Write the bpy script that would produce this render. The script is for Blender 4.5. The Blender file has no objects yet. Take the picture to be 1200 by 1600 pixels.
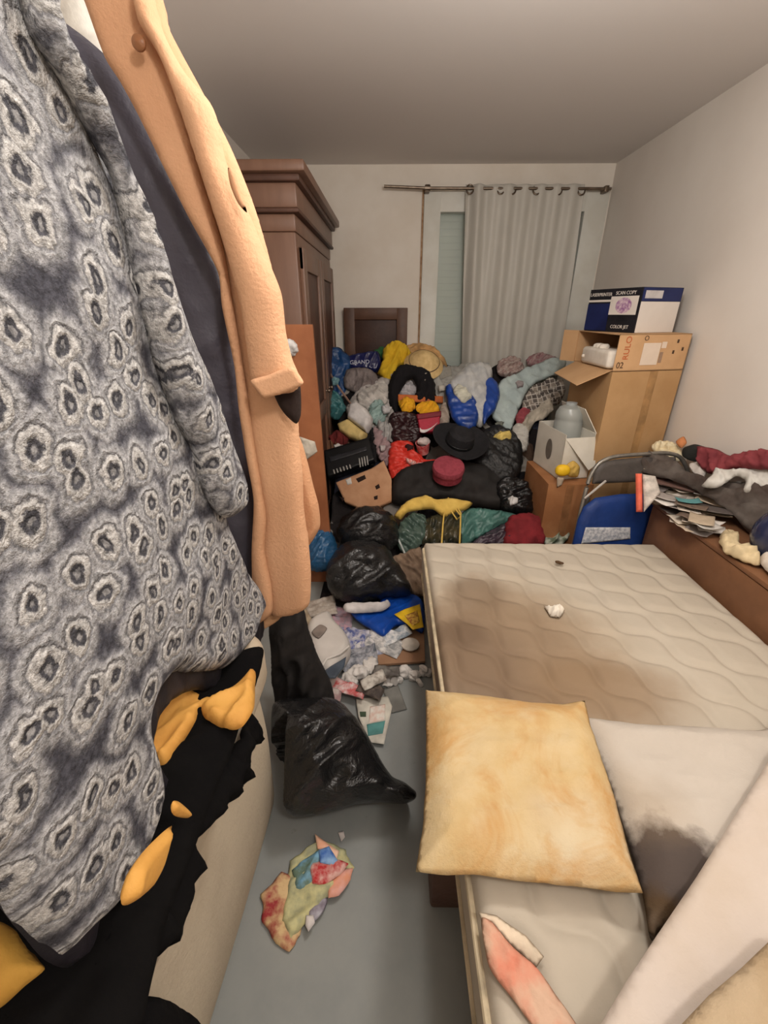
import bpy, bmesh, math, random
import numpy as np
from mathutils import Vector, Matrix, noise
from mathutils.geometry import delaunay_2d_cdt
random.seed(7)
C = bpy.context.scene.collection
# ------------------------------------------------------------------ camera, light, exposure
F, PITCH, YAW = 670.0, math.radians(25.0), math.radians(0.85)
CAM = Vector((0, 0, 1.5))
ROT = Matrix.Rotation(YAW, 3, 'Z') @ Matrix.Rotation(math.pi/2 - PITCH, 3, 'X')
cd = bpy.data.cameras.new('camera'); cd.sensor_fit = 'VERTICAL'; cd.sensor_height = 24
cd.lens = F/1600*24; cd.clip_start = .02
cam = bpy.data.objects.new('camera', cd); C.objects.link(cam)
cam.location = CAM; cam.rotation_euler = ROT.to_euler()
bpy.context.scene.camera = cam
H, XR, XL, YB, YN = 2.5, 1.665, -1.02, 4.0, -1.1      # room: ceiling height, right, left, back, near walls
def lamp(name, loc, watts, col, size):
    l = bpy.data.lights.new(name, 'POINT'); l.energy = watts; l.color = col; l.shadow_soft_size = size
    o = bpy.data.objects.new(name, l); C.objects.link(o); o.location = loc; return o
lamp('ceiling_lamp_light', (.45, -.25, 2.25), 25, (1, .95, .89), .09)
lamp('added_fill_light', (.45, 1.15, 2.14), 30, (1, .95, .885), .12)  # unseen fill light, added to brighten the far walls and ceiling
w = bpy.data.worlds.new('world'); bpy.context.scene.world = w; w.use_nodes = True
w.node_tree.nodes['Background'].inputs[0].default_value = (.6, .65, .8, 1)
w.node_tree.nodes['Background'].inputs[1].default_value = .05
vs = bpy.context.scene.view_settings
vs.view_transform = 'Standard'; vs.look = 'None'; vs.gamma = 1; vs.use_curve_mapping = False; vs.exposure = 0.5

# ------------------------------------------------------------------ helpers: rays
def ray(px, py):
    return (ROT @ Vector(((px-600)/F, -(py-800)/F, -1))).normalized()
def onY(px, py, Y): d = ray(px, py); return CAM + d*(Y/d.y)
def onX(px, py, X): d = ray(px, py); return CAM + d*(X/d.x)
def onZ(px, py, Z): d = ray(px, py); return CAM + d*((Z-CAM.z)/d.z)
def onP(px, py, p, n): d = ray(px, py); return CAM + d*((p-CAM).dot(n)/d.dot(n))
PROF = [(1.85, 0), (2.05, .06), (2.4, .16), (2.9, .42), (3.3, .78), (3.65, 1.05), (4.0, 1.1)]
def mound(x, y):
    if y <= PROF[0][0]: return 0
    for (a, za), (b, zb) in zip(PROF, PROF[1:]):
        if y <= b:
            z = za + (zb-za)*(y-a)/(b-a); break
    else: z = PROF[-1][1]
    return z
def hit(px, py, lift=0):
    d = ray(px, py); t = .5
    while t < 8:
        p = CAM + d*t
        if p.z <= mound(p.x, p.y) + lift or p.y > 3.92: return p
        t += .01
    return p
# ------------------------------------------------------------------ helpers: colour and material
def lin(c):
    return tuple((v/255/12.92 if v/255 <= .04045 else ((v/255+.055)/1.055)**2.4) for v in c) + (1,)
MATS = {}
class NT:
    def __init__(s, name):
        s.m = bpy.data.materials.new(name); s.m.use_nodes = True; s.t = s.m.node_tree
        s.b = s.t.nodes['Principled BSDF']; s.tc = s.n('ShaderNodeTexCoord')
    def n(s, ty, **kw):
        x = s.t.nodes.new(ty)
        for k, v in kw.items(): setattr(x, k, v)
        return x
    def l(s, a, b): s.t.links.new(a, b)
    def noise(s, scale, detail=3, rough=.55, vec=None, dist=0):
        x = s.n('ShaderNodeTexNoise'); x.inputs['Scale'].default_value = scale; x.inputs['Detail'].default_value = detail
        x.inputs['Roughness'].default_value = rough; x.inputs['Distortion'].default_value = dist
        s.l(vec or s.tc.outputs['Object'], x.inputs['Vector']); return x.outputs['Fac']
    def ramp(s, fac, stops, interp='LINEAR'):
        r = s.n('ShaderNodeValToRGB'); r.color_ramp.interpolation = interp
        e = r.color_ramp.elements
        while len(e) < len(stops): e.new(.5)
        for q, (p, c) in zip(e, stops): q.position = p; q.color = c if len(c) == 4 else lin(c)
        s.l(fac, r.inputs[0]); return r.outputs[0]
    def mix(s, f, a, b, mode='MIX'):
        m = s.n('ShaderNodeMix', data_type='RGBA', blend_type=mode)
        for i, v in ((0, f), (6, a), (7, b)):
            if isinstance(v, (int, float)): m.inputs[i].default_value = v
            elif isinstance(v, tuple): m.inputs[i].default_value = v if len(v) == 4 else lin(v)
            else: s.l(v, m.inputs[i])
        return m.outputs[2]
    def math(s, op, a, b=0, c=0):
        m = s.n('ShaderNodeMath', operation=op)
        for i, v in enumerate((a, b, c)):
            if isinstance(v, (int, float)): m.inputs[i].default_value = v
            else: s.l(v, m.inputs[i])
        return m.outputs[0]
    def col(s, v):
        if isinstance(v, tuple): s.b.inputs['Base Color'].default_value = v if len(v) == 4 else lin(v)
        else: s.l(v, s.b.inputs['Base Color'])
    def bump(s, h, st=.3, dist=.01):
        b = s.n('ShaderNodeBump'); b.inputs['Strength'].default_value = st; b.inputs['Distance'].default_value = dist
        s.l(h, b.inputs['Height']); s.l(b.outputs[0], s.b.inputs['Normal'])
    def set(s, rough=.8, spec=.3, metal=0):
        s.b.inputs['Roughness'].default_value = rough; s.b.inputs['Specular IOR Level'].default_value = spec
        s.b.inputs['Metallic'].default_value = metal
    def xyz(s):
        x = s.n('ShaderNodeSeparateXYZ'); s.l(s.tc.outputs['Object'], x.inputs[0]); return x.outputs
def M(col, rough=.85, col2=None, ns=9, bump=.25, bs=45, bd=.01, metal=0, spec=.3, key=None):
    key = key or ('m', col, rough, col2, ns, bump, bs, metal, spec)
    if key in MATS: return MATS[key]
    t = NT('surface_%d' % len(MATS)); t.set(rough, spec, metal)
    c2 = col2 or tuple(int(v*.82) for v in col)
    f = t.ramp(t.noise(ns, 4), [(.38, (0, 0, 0, 1)), (.62, (1, 1, 1, 1))])
    t.col(t.mix(f, col, c2))
    if bump: t.bump(t.noise(bs, 4, .6), bump, bd)
    MATS[key] = t.m; return t.m
def plastic(col, rough=.25, bs=14): return M(col, rough, None, 5, .35, bs, .02, 0, .6)
BLACKBAG = None
def mk_black(name, c=(24, 24, 25), rough=.27):
    t = NT(name); t.set(rough, .55); t.col(c)
    a = t.noise(9, 5, .6, dist=1.2); b = t.noise(38, 3, .6, dist=.6)
    t.bump(t.math('ADD', a, t.math('MULTIPLY', b, .25)), .55, .03); return t.m
BLACKBAG = mk_black('black_bin_bag_plastic')
# ------------------------------------------------------------------ helpers: meshes
def link(name, verts, faces, mat, parent=None, smooth=True, mats=None, fm=None, org=None, sharp=None):
    vs_ = [Vector(v) for v in verts]
    if org is None:
        xs = [v.x for v in vs_]; ys = [v.y for v in vs_]; zs = [v.z for v in vs_]
        org = Vector(((min(xs)+max(xs))/2, (min(ys)+max(ys))/2, min(zs)))
    me = bpy.data.meshes.new(name)
    me.from_pydata([v-org for v in vs_], [], [tuple(f) for f in faces])
    for m in ([mat] if mats is None else mats): me.materials.append(m)
    if fm: me.polygons.foreach_set('material_index', fm)
    if smooth: me.polygons.foreach_set('use_smooth', [True]*len(me.polygons))
    bm = bmesh.new(); bm.from_mesh(me); bmesh.ops.recalc_face_normals(bm, faces=bm.faces[:]); bm.to_mesh(me); bm.free()
    me.update()
    if smooth and sharp: me.set_sharp_from_angle(angle=math.radians(sharp))
    o = bpy.data.objects.new(name, me); C.objects.link(o)
    if parent:
        o.parent = parent; W = Vector(parent['w']) if 'w' in parent else parent.location
        o.location = org - W
    else: o.location = org
    WPOS[o.name] = org.copy()
    return o
WPOS = {}
class B:
    """collects shapes into one mesh"""
    def __init__(s): s.v = []; s.f = []
    def add(s, v, f):
        k = len(s.v); s.v += [Vector(x) for x in v]; s.f += [tuple(i+k for i in q) for q in f]; return s
    def box(s, c, d, rot=None, bev=.004, seg=2):
        bm = bmesh.new(); bmesh.ops.create_cube(bm, size=1)
        for v in bm.verts: v.co = Vector((v.co.x*d[0], v.co.y*d[1], v.co.z*d[2]))
        if bev: bmesh.ops.bevel(bm, geom=bm.edges[:], offset=min(bev, min(d)*.45), segments=seg, affect='EDGES', profile=.5)
        R = rot if rot is not None else Matrix.Identity(3)
        bm.verts.index_update()
        s.add([R @ v.co + Vector(c) for v in bm.verts], [[v.index for v in f.verts] for f in bm.faces]); bm.free(); return s
    def tube(s, path, r, n=10, cap=True):
        path = [Vector(p) for p in path]; rings = []
        up = Vector((0.13, .21, .97)).normalized()
        for i, p in enumerate(path):
            t = (path[min(i+1, len(path)-1)] - path[max(i-1, 0)]).normalized()
            a = t.cross(up)
            if a.length < .05: a = t.cross(Vector((1, 0, 0)))
            a.normalize(); b = t.cross(a)
            rr = r[i] if isinstance(r, (list, tuple)) else r
            rings.append([p + (a*math.cos(2*math.pi*k/n) + b*math.sin(2*math.pi*k/n))*rr for k in range(n)])
        v = [q for g in rings for q in g]; f = []
        for i in range(len(path)-1):
            for k in range(n): f.append((i*n+k, i*n+(k+1) % n, (i+1)*n+(k+1) % n, (i+1)*n+k))
        if cap: f.append(tuple(range(n))); f.append(tuple((len(path)-1)*n+k for k in range(n)))
        return s.add(v, f)
    def lathe(s, prof, c, rot=None, n=40, warp=None):
        R = rot if rot is not None else Matrix.Identity(3); v = []; f = []
        for r, z in prof:
            for k in range(n):
                a = 2*math.pi*k/n; p = Vector((max(r, 1e-4)*math.cos(a), max(r, 1e-4)*math.sin(a), z))
                if warp: p = warp(p)
                v.append(R @ p + Vector(c))
        for i in range(len(prof)-1):
            for k in range(n): f.append((i*n+k, i*n+(k+1) % n, (i+1)*n+(k+1) % n, (i+1)*n+k))
        return s.add(v, f)
    def quad(s, a, b, c, d, th, n=None):
        """slab of a quad"""
        a, b, c, d = [Vector(q) for q in (a, b, c, d)]
        n = n or (b-a).cross(d-a).normalized()
        return s.add([a, b, c, d, a+n*th, b+n*th, c+n*th, d+n*th],
                     [(3, 2, 1, 0), (4, 5, 6, 7), (0, 1, 5, 4), (1, 2, 6, 5), (2, 3, 7, 6), (3, 0, 4, 7)])
    def make(s, name, mat, parent=None, smooth=False, sharp=35, **kw):
        return link(name, s.v, s.f, mat, parent, True, sharp=sharp, **kw)
def tag(o, label, cat, group=None):
    o['label'] = label; o['category'] = cat
    if group: o['group'] = group
    return o
def struct(o): o['kind'] = 'structure'; return o
def thing(name, loc, label, cat, group=None):
    o = bpy.data.objects.new(name, None); C.objects.link(o); o.location = loc; o.empty_display_size = .05
    return tag(o, label, cat, group)
def rotz(a): return Matrix.Rotation(a, 3, 'Z')
def euler(x, y, z): return (Matrix.Rotation(math.radians(z), 3, 'Z') @ Matrix.Rotation(math.radians(y), 3, 'Y') @ Matrix.Rotation(math.radians(x), 3, 'X'))
def spline(pts, step, closed=True):
    P = [np.array(p, float) for p in pts]; n = len(P); out = []
    for i in range(n if closed else n-1):
        p0, p1, p2, p3 = P[(i-1) % n], P[i], P[(i+1) % n], P[(i+2) % n]
        if not closed:
            if i == 0: p0 = 2*p1-p2
            if i == n-2: p3 = 2*p2-p1
        L = np.linalg.norm(p2-p1); k = max(1, int(round(L/step)))
        d = [max(np.linalg.norm(a-b), 1e-6)**.5 for a, b in ((p0, p1), (p1, p2), (p2, p3))]
        for j in range(k):
            u = j/k
            m1 = (p2-p0)/(d[0]+d[1])*d[1]; m2 = (p3-p1)/(d[1]+d[2])*d[1]
            out.append((2*u**3-3*u**2+1)*p1+(u**3-2*u**2+u)*m1*.8+(-2*u**3+3*u**2)*p2+(u**3-u**2)*m2*.8)
    if not closed: out.append(P[-1])
    return out
def inside(P, Q):
    x, y = Q[:, 0], Q[:, 1]; r = np.zeros(len(Q), bool); n = len(P)
    for i in range(n):
        x1, y1 = P[i]; x2, y2 = P[(i+1) % n]
        c = ((y1 > y) != (y2 > y)); r ^= c & (x < (x2-x1)*(y-y1)/((y2-y1) if y2 != y1 else 1e-9)+x1)
    return r
def dist(P, Q):
    D = np.full(len(Q), 1e9); n = len(P)
    for i in range(n):
        a, b = P[i], P[(i+1) % n]; ab = b-a; t = np.clip(((Q-a) @ ab)/max(ab @ ab, 1e-12), 0, 1)
        D = np.minimum(D, np.linalg.norm(Q-(a+t[:, None]*ab), axis=1))
    return D
def puff(name, pts, mat, p, n, thick=.05, back=.4, R=None, amp=.008, sc=14, res=None, crease=0, csc=10, curve=True,
         jag=0, edge=0., parent=None, fold=0, fsc=16, fdir=None, warp=None, fn=None, seed=None):
    """a closed, padded body whose outline pts (world) lies in the plane (p, n)"""
    n = Vector(n).normalized(); p = Vector(p)
    up = Vector((0, 0, 1)) if abs(n.z) < .95 else Vector((0, 1, 0))
    ux = up.cross(n).normalized(); uy = n.cross(ux)
    P = [np.array(((Vector(q)-p).dot(ux), (Vector(q)-p).dot(uy))) for q in pts]
    A = np.array(P); ext = max(A.max(0)-A.min(0))
    res = res or max(.006, ext/34)
    sd = seed if seed is not None else random.uniform(0, 99); off = Vector((sd, sd*1.7, -sd))
    P = spline(P, res) if curve else [q for i in range(len(P)) for q in [P[i]+(P[(i+1) % len(P)]-P[i])*k/max(1, int(np.linalg.norm(P[(i+1) % len(P)]-P[i])/res)) for k in range(max(1, int(np.linalg.norm(P[(i+1) % len(P)]-P[i])/res)))]]
    if jag:
        cen = sum(P)/len(P); Q = []
        for q in P:
            k = noise.noise(Vector((q[0]*22, q[1]*22, sd)))+.6*noise.noise(Vector((q[0]*55, q[1]*55, sd)))
            d = q-cen; Q.append(q+d/max(np.linalg.norm(d), 1e-6)*jag*k)
        P = Q
    Pn = np.array(P); lo, hi = Pn.min(0), Pn.max(0)
    gx = np.arange(lo[0]+res*.5, hi[0], res); gy = np.arange(lo[1]+res*.5, hi[1], res*.87)
    G = np.array([(x+(.5*res if j % 2 else 0), y) for j, y in enumerate(gy) for x in gx]).reshape(-1, 2)
    if len(G):
        G = G[inside(P, G)]
    if len(G): G = G[dist(P, G) > res*.45]
    allp = [Vector(q) for q in P]+[Vector(q) for q in G]; nb = len(P)
    vo, eo, fo, ov, _, _ = delaunay_2d_cdt(allp, [(i, (i+1) % nb) for i in range(nb)], [], 1, 1e-6)
    Q = np.array([(v.x, v.y) for v in vo]); D = dist(P, Q)
    R = R or min(thick*1.3, ext*.4)
    T = np.clip(D/R, 0, 1); prof = np.sqrt(np.clip(1-(1-T)**2, 0, 1)) if thick > .075 else np.clip(1-(1-T)**2, 0, 1)
    fr, bk = [], []; fa = fdir if fdir is not None else random.uniform(0, 3.14)
    for (x, y), t, s in zip(Q, T, prof):
        w = p+ux*x+uy*y
        q = w+off
        a = amp*(noise.noise(q*sc)+.5*noise.noise(q*sc*2.3))
        if crease:
            r = 1-abs(noise.noise(q*csc+Vector((noise.noise(q*csc*.5), 0, 0)))*2.2); a += crease*(r*r-.4)
        e = .35+.65*t
        if fold:
            ca, sa_ = math.cos(fa), math.sin(fa); al, ac = x*ca+y*sa_, -x*sa_+y*ca
            wq = noise.noise(q*5)*.06
            g_ = 1-abs(noise.noise(Vector((al*fsc*.22+sd, (ac+wq)*fsc, sd)))*2.3)
            g2 = 1-abs(noise.noise(Vector((al*fsc*.5-sd, (ac-wq+.3*al)*fsc*1.6, -sd)))*2.3)
            a += fold*(max(g_, 0)**1.6-.3)+fold*.5*(max(g2, 0)**2-.3)
        a += fn(x, y, w) if fn else 0
        fr.append(w+n*(thick*(1-back)*s+a*e+edge*.5)); bk.append(w+n*(-thick*back*s+a*e*.3-edge*.5))
    if warp: fr = [warp(v) for v in fr]; bk = [warp(v) for v in bk]
    bd = D < res*.05
    N = len(fr); verts = fr+bk; faces = [tuple(f) for f in fo]
    cnt = {}
    for f in fo:
        k = len(f)
        for i in range(k):
            e = (f[i], f[(i+1) % k]); cnt.setdefault(tuple(sorted(e)), []).append(e)
    if edge > 0:
        faces += [tuple(i+N for i in reversed(f)) for f in fo]
        for k, e in cnt.items():
            if len(e) == 1: a, b = e[0]; faces.append((a, a+N, b+N, b))
    else:
        bset = {i for k, e in cnt.items() if len(e) == 1 for i in k}
        mp = {}
        for i in range(N): mp[i] = i if i in bset else i+N
        faces += [tuple(mp[i] for i in reversed(f)) for f in fo]
        used = sorted({i for f in faces for i in f}); ren = {u: k for k, u in enumerate(used)}
        verts = [verts[u] for u in used]; faces = [tuple(ren[i] for i in f) for f in faces]
    return link(name, verts, faces, mat, parent)
N0 = (0, -.66, .75)
def pp(pix, p, n):
    p = Vector(p); n = Vector(n).normalized(); return [onP(a, b, p, n) for a, b in pix]
def pile(name, pix, mat, label=None, cat=None, lift=.03, n=N0, thick=.06, group=None, at=None, Y=None, parent=None, **kw):
    """outline of a soft thing that lies on the heap"""
    cx = sum(a for a, b in pix)/len(pix); cy = sum(b for a, b in pix)/len(pix)
    if at: cx, cy = at
    p = onY(cx, cy, Y) if Y else hit(cx, cy, lift)
    o = puff(name, pp(pix, p, n), mat, p, n, thick, parent=parent, **kw)
    if label: tag(o, label, cat, group)
    return o
def blob(name, c, r, mat, rot=None, amp=.02, sc=6, crease=0, csc=8, flat=0, sub=5, pw=2.3, parent=None, pinch=None):
    bm = bmesh.new(); bmesh.ops.create_icosphere(bm, subdivisions=sub, radius=1)
    Rm = rot if rot is not None else Matrix.Identity(3); c = Vector(c); sd = Vector([random.uniform(0, 50) for _ in range(3)])
    v = []
    for q in bm.verts:
        d = q.co.normalized(); k = (abs(d.x)**pw+abs(d.y)**pw+abs(d.z)**pw)**(-1/pw)
        w = Vector((d.x*k*r[0], d.y*k*r[1], d.z*k*r[2]))
        if pinch: w = pinch(w)
        s = w+sd
        a = amp*(noise.noise(s*sc)+.5*noise.noise(s*sc*2.1)+.25*noise.noise(s*sc*4.3))
        if crease:
            g = 1-abs(noise.noise(s*csc+noise.noise_vector(s*csc*.6)*.7)*2.4); a += crease*(max(g, 0)**2-.35)
        w = w+d*a
        if flat and w.z < -r[2]*flat: w.z = -r[2]*flat+(w.z+r[2]*flat)*.05
        v.append(Rm @ w + c)
    bm.verts.index_update(); f = [[x.index for x in q.verts] for q in bm.faces]; bm.free()
    return link(name, v, f, mat, parent)

# ------------------------------------------------------------------ room shell
t = NT('wall_paint'); t.set(.9, .2)
t.col(t.mix(t.ramp(t.noise(1.6, 5), [(.35, (0, 0, 0, 1)), (.7, (1, 1, 1, 1))]), (228, 221, 213), (219, 210, 201)))
t.bump(t.noise(120, 3), .12, .003); WALL = t.m
t = NT('back_wall_paint'); t.set(.9, .2)
t.col(t.mix(t.ramp(t.noise(2.2, 5), [(.4, (0, 0, 0, 1)), (.7, (1, 1, 1, 1))]), (236, 229, 219), (224, 214, 201)))
t.bump(t.noise(60, 4), .15, .004); BWALL = t.m
t = NT('ceiling_paint'); t.set(.95, .1); t.col((226, 220, 216)); t.bump(t.noise(150, 2), .1, .002); CEIL = t.m
t = NT('blue_grey_lino'); t.set(.55, .35)
g = t.ramp(t.noise(3, 6, .65), [(.3, (128, 131, 130)), (.55, (140, 142, 139)), (.8, (128, 127, 121))])
sp = t.ramp(t.noise(26, 3, .5), [(.7, (0, 0, 0, 1)), (.78, (1, 1, 1, 1))])
t.col(t.mix(t.math('MULTIPLY', sp, .35), g, (95, 92, 86))); t.bump(t.noise(40, 3), .08, .003); FLOOR = t.m
def wallbox(name, a, b, mat):
    c = [(a[i]+b[i])/2 for i in range(3)]; d = [abs(b[i]-a[i]) for i in range(3)]
    return struct(B().box(c, d, bev=0).make(name, mat))
wallbox('floor', (XL, YN, -.1), (XR, YB+.2, 0), FLOOR)
wallbox('ceiling', (XL-.1, YN-.1, H), (XR+.1, YB+.25, H+.1), CEIL)
wallbox('wall_right', (XR, YN, -.1), (XR+.1, YB+.2, H), WALL)
wallbox('wall_left', (XL-.1, YN, -.1), (XL, YB+.2, H), WALL)
wallbox('wall_near', (XL-.1, YN-.1, -.1), (XR+.1, YN, H), WALL)
# back wall with the window opening
WX0, WX1, WZ1 = onY(663, 300, YB).x, 1.65, onY(700, 300, YB).z
b = B()
b.box(((XL+WX0)/2, YB+.1, H/2), (WX0-XL, .2, H), bev=0)
b.box(((WX0+XR)/2, YB+.1, (WZ1+H)/2), (XR-WX0, .2, H-WZ1), bev=0)
b.box(((WX1+XR)/2, YB+.1, WZ1/2), (XR-WX1, .2, WZ1), bev=0)
struct(b.make('wall_back', BWALL))
# window
WHITE = M((226, 226, 219), .45, (214, 212, 203), 4, .05, 40)
GLASSG = NT('window_glass'); GLASSG.set(.08, .5); GLASSG.col((205, 222, 214)); GLASSG.b.inputs['Alpha'].default_value = .22
win = bpy.data.objects.new('window_1', None); C.objects.link(win); win.location = ((WX0+WX1)/2, YB, 0); win['kind'] = 'structure'
b = B(); fw = .13
b.box((WX0+fw/2, YB+.03, WZ1/2), (fw, .1, WZ1)); b.box((WX1-fw/2-.02, YB+.03, WZ1/2), (fw+.04, .1, WZ1))
b.box(((WX0+WX1)/2, YB+.03, WZ1-.065), (WX1-WX0, .098, .13)); b.box(((WX0+WX1)/2, YB+.03, .06), (WX1-WX0, .098, .12))
b.make('window_frame', WHITE, win)
b = B().box(((WX0+WX1)/2+.02, YB+.035, WZ1/2), (.07, .07, WZ1-.2)); b.make('window_mullion', WHITE, win)
b = B().box(((WX0+WX1)/2, YB+.05, WZ1/2), (WX1-WX0-.2, .006, WZ1-.2), bev=0); b.make('pane', GLASSG.m, win)
b = B(); z = .1
while z < WZ1-.12: b.box(((WX0+WX1)/2, YB+.12, z+.0245), (WX1-WX0-.1, .014, .049), bev=.002); z += .049
b.make('roller_shutter', M((222, 224, 216), .6, (214, 216, 208), 2, 0), win)
b = B(); b.box((WX0-.008, YB-.006, 1.5), (.014, .012, 1.7)); struct(b.make('trim_1', M((150, 112, 80), .9, (190, 160, 130), 14)))

# curtain rod
METAL = M((126, 112, 98), .4, (104, 90, 78), 20, .1, 60, metal=.7)
YC = YB-.09
ra, rb = onY(600, 291, YC), onY(955, 295, YC)
rod = thing('curtain_rod', ra, 'thin grey metal curtain rod fixed above the window', 'curtain rod')
mid = onY(668, 294, YC)
B().tube([ra, mid, rb], .010).make('rod', METAL, rod)
B().box(mid+Vector((0, .04, 0)), (.035, .1, .045)).tube([mid+Vector((-.02, 0, 0)), mid+Vector((.02, 0, 0))], .02).make('rod_bracket', METAL, rod)
e = onY(948, 295, YC)
B().box(e+Vector((0, .04, 0)), (.03, .1, .04)).make('rod_bracket', METAL, rod)
# curtain
t = NT('sheer_curtain_fabric'); t.set(.45, .4)
f = t.noise(7, 3)
t.col(t.mix(f, (222, 218, 209), (210, 206, 197)))
vo = t.n('ShaderNodeTexVoronoi'); vo.inputs['Scale'].default_value = 55; t.l(t.tc.outputs['Object'], vo.inputs['Vector'])
spk = t.math('LESS_THAN', vo.outputs['Distance'], .12); t.l(t.math('MULTIPLY', spk, .9), t.b.inputs['Metallic'])
t.b.inputs['Alpha'].default_value = .74; t.b.inputs['Sheen Weight'].default_value = .3
CUR = t.m
cur = thing('curtain', onY(815, 560, YC), 'sheer silvery grey curtain hanging from eyelet rings in front of the window', 'curtain')
n_, rows = 260, 60; v = []; f = []
tl, tr = onY(727, 300, YC), onY(906, 300, YC); bl, br = onY(722, 590, YC), onY(872, 592, YC)
ztop, zbot = tl.z-.0+.045, 1.0
eyes = [onY(a, 300, YC).x for a in (734, 782, 800, 838, 872, 908)]
for j in range(rows+1):
    g = j/rows; z = ztop+(zbot-ztop)*g
    x0 = tl.x+(bl.x-tl.x)*g; x1 = tr.x+.03+(br.x-tr.x-.03)*g
    for i in range(n_+1):
        s = i/n_; x = x0+(x1-x0)*s
        y = YC-.005+(.02+.018*g)*math.sin(2*math.pi*s*4.2+2.6*math.sin(s*6+g*.8))*(.5+.5*math.cos(s*4.5))+.012*math.sin(s*47+g*3)
        y += .012*g*noise.noise(Vector((s*9, g*3, 2)))
        v.append((x, min(y, YB-.045), z))
for j in range(rows):
    for i in range(n_): a = j*(n_+1)+i; f.append((a, a+1, a+n_+2, a+n_+1))
cu = link('curtain_cloth', v, f, CUR, cur)
so = cu.modifiers.new('thickness', 'SOLIDIFY'); so.thickness = .002
for ex in eyes:
    c = Vector((ex, YC, ra.z+(rb.z-ra.z)*(ex-ra.x)/(rb.x-ra.x)-.012))
    B().tube([c+Vector((.0*math.cos(a), .026*math.sin(a)*.5+.0, 0))+Vector((.026*math.cos(a), 0, .03*math.sin(a))) for a in [2*math.pi*k/16 for k in range(17)]], .006, 8, False).make('eyelet_ring', METAL, cur)

# brown framed panel leaning on the back wall
WOODD = M((70, 44, 33), .5, (58, 36, 28), 6, .15, 30)
WOODM = M((100, 70, 54), .45, (84, 58, 44), 6, .15, 30)
YP = 3.93
a, c_ = onY(537, 481, YP), onY(637, 481, YP); zt = a.z; zb = zt-.75
pn = thing('framed_board', ((a.x+c_.x)/2, YP, zb), 'dark brown framed wooden panel standing against the back wall left of the window', 'framed board')
fwp = .09; cx = (a.x+c_.x)/2; W_ = c_.x-a.x; cz = (zt+zb)/2
b = B(); b.box((a.x+fwp/2, YP, cz), (fwp, .04, .75)); b.box((c_.x-fwp/2, YP, cz), (fwp, .04, .75))
b.box((cx, YP, zt-fwp/2), (W_, .038, fwp)); b.box((cx, YP, zb+fwp/2), (W_, .038, fwp)); b.make('panel_frame', WOODM, pn)
B().box((cx, YP+.008, cz), (W_-.14, .012, .62)).make('panel_inset', WOODD, pn)

# ------------------------------------------------------------------ wardrobe
t = NT('wardrobe_wood'); t.set(.4, .4)
mp = t.n('ShaderNodeMapping'); mp.inputs['Scale'].default_value = (6, 6, .8); t.l(t.tc.outputs['Object'], mp.inputs[0])
t.col(t.mix(t.noise(3, 6, .6, mp.outputs[0], .6), (128, 96, 78), (92, 64, 50))); t.bump(t.noise(6, 5, .6, mp.outputs[0]), .1, .004); WARD = t.m
WOODK = M((86, 58, 46), .5, (70, 46, 36), 6, .1)
wx, wy0, wy1, wz = -.475, 2.5, 3.82, 2.12
wr = thing('wardrobe', (-.72, 3.16, 0), 'tall old brown wooden wardrobe with a heavy moulded cornice', 'wardrobe')
b = B()
b.box(((XL+.02+wx)/2, (wy0+wy1)/2, .93), (wx-XL-.02, wy1-wy0, 1.86), bev=.008); b.make('body', WARD, wr)
def cor(name, z0, z1, o, mat): 
    B().box(((XL+.02+wx+o)/2, (wy0+wy1)/2, (z0+z1)/2), (wx-XL-.02+o, wy1-wy0+2*o, z1-z0), bev=.008).make(name, mat, wr)
cor('frieze', 1.86, 1.935, .004, WARD); cor('moulding', 1.935, 1.955, .03, WOODK); cor('cornice_band', 1.955, 2.055, .022, WARD)
cor('moulding', 2.055, 2.085, .045, WOODK); cor('cornice', 2.085, 2.13, .075, WARD)
for y0, y1 in ((wy0+.04, 3.14), (3.17, wy1-.04)):
    ym = (y0+y1)/2; dw = y1-y0
    dr = B(); dr.box((wx+.012, y0+.05, .95), (.024, .1, 1.7)); dr.box((wx+.012, y1-.05, .95), (.024, .1, 1.7))
    for zz in (.15, .9, 1.75): dr.box((wx+.012, ym, zz), (.022, dw, .1))
    d_ = dr.make('door', WARD, wr); d_['w'] = WPOS[d_.name]
    B().box((wx+.005, ym, .52), (.012, dw-.18, .7)).box((wx+.005, ym, 1.32), (.012, dw-.18, .78)).make('door_panel', WOODK, d_)
    B().lathe([(0, .03), (.012, .028), (.014, .018), (.006, .008), (.008, 0)], (wx+.024, y1-.06 if y0 < 3 else y0+.06, 1.0), Matrix.Rotation(math.pi/2, 3, 'Y'), 16).make('door_knob', METAL, d_)
# orange-brown board leaning near the wardrobe
p0 = onY(487, 508, 2.2)
bd = B(); ORW = M((160, 102, 68), .5, (138, 84, 54), 5, .1)
a0 = onY(470, 560, 2.22); 
xr0, xr1 = onY(485, 508, 2.22).x, onY(520, 860, 2.22).x
q = [(xr1-.40, 2.22, 0), (xr1, 2.22, 0), (xr0, 2.30, p0.z), (xr0-.36, 2.30, p0.z)]
o = B().quad(*q, .025).make('wooden_board', ORW); tag(o, 'orange-brown wooden board leaning upright in front of the wardrobe', 'board')
# small white things hanging beside board
o = blob('crumpled_tissue', onY(456, 545, 2.235), (.035, .03, .035), M((225, 222, 220), .9), amp=.02, sc=20, sub=4); tag(o, 'small white crumpled ball beside the orange coat above its cuff', 'tissue')
o = puff('paper_scrap', pp([(468, 682), (492, 690), (496, 706), (480, 718), (470, 705)], (0, 2.15, 0), (0, -1, 0)), M((214, 205, 190), .9), (0, 2.15, 0), (0, -1, 0), .02, amp=.01, sc=30, curve=False)
tag(o, 'torn cream paper scrap stuck between orange coat and wooden board', 'paper')

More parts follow.
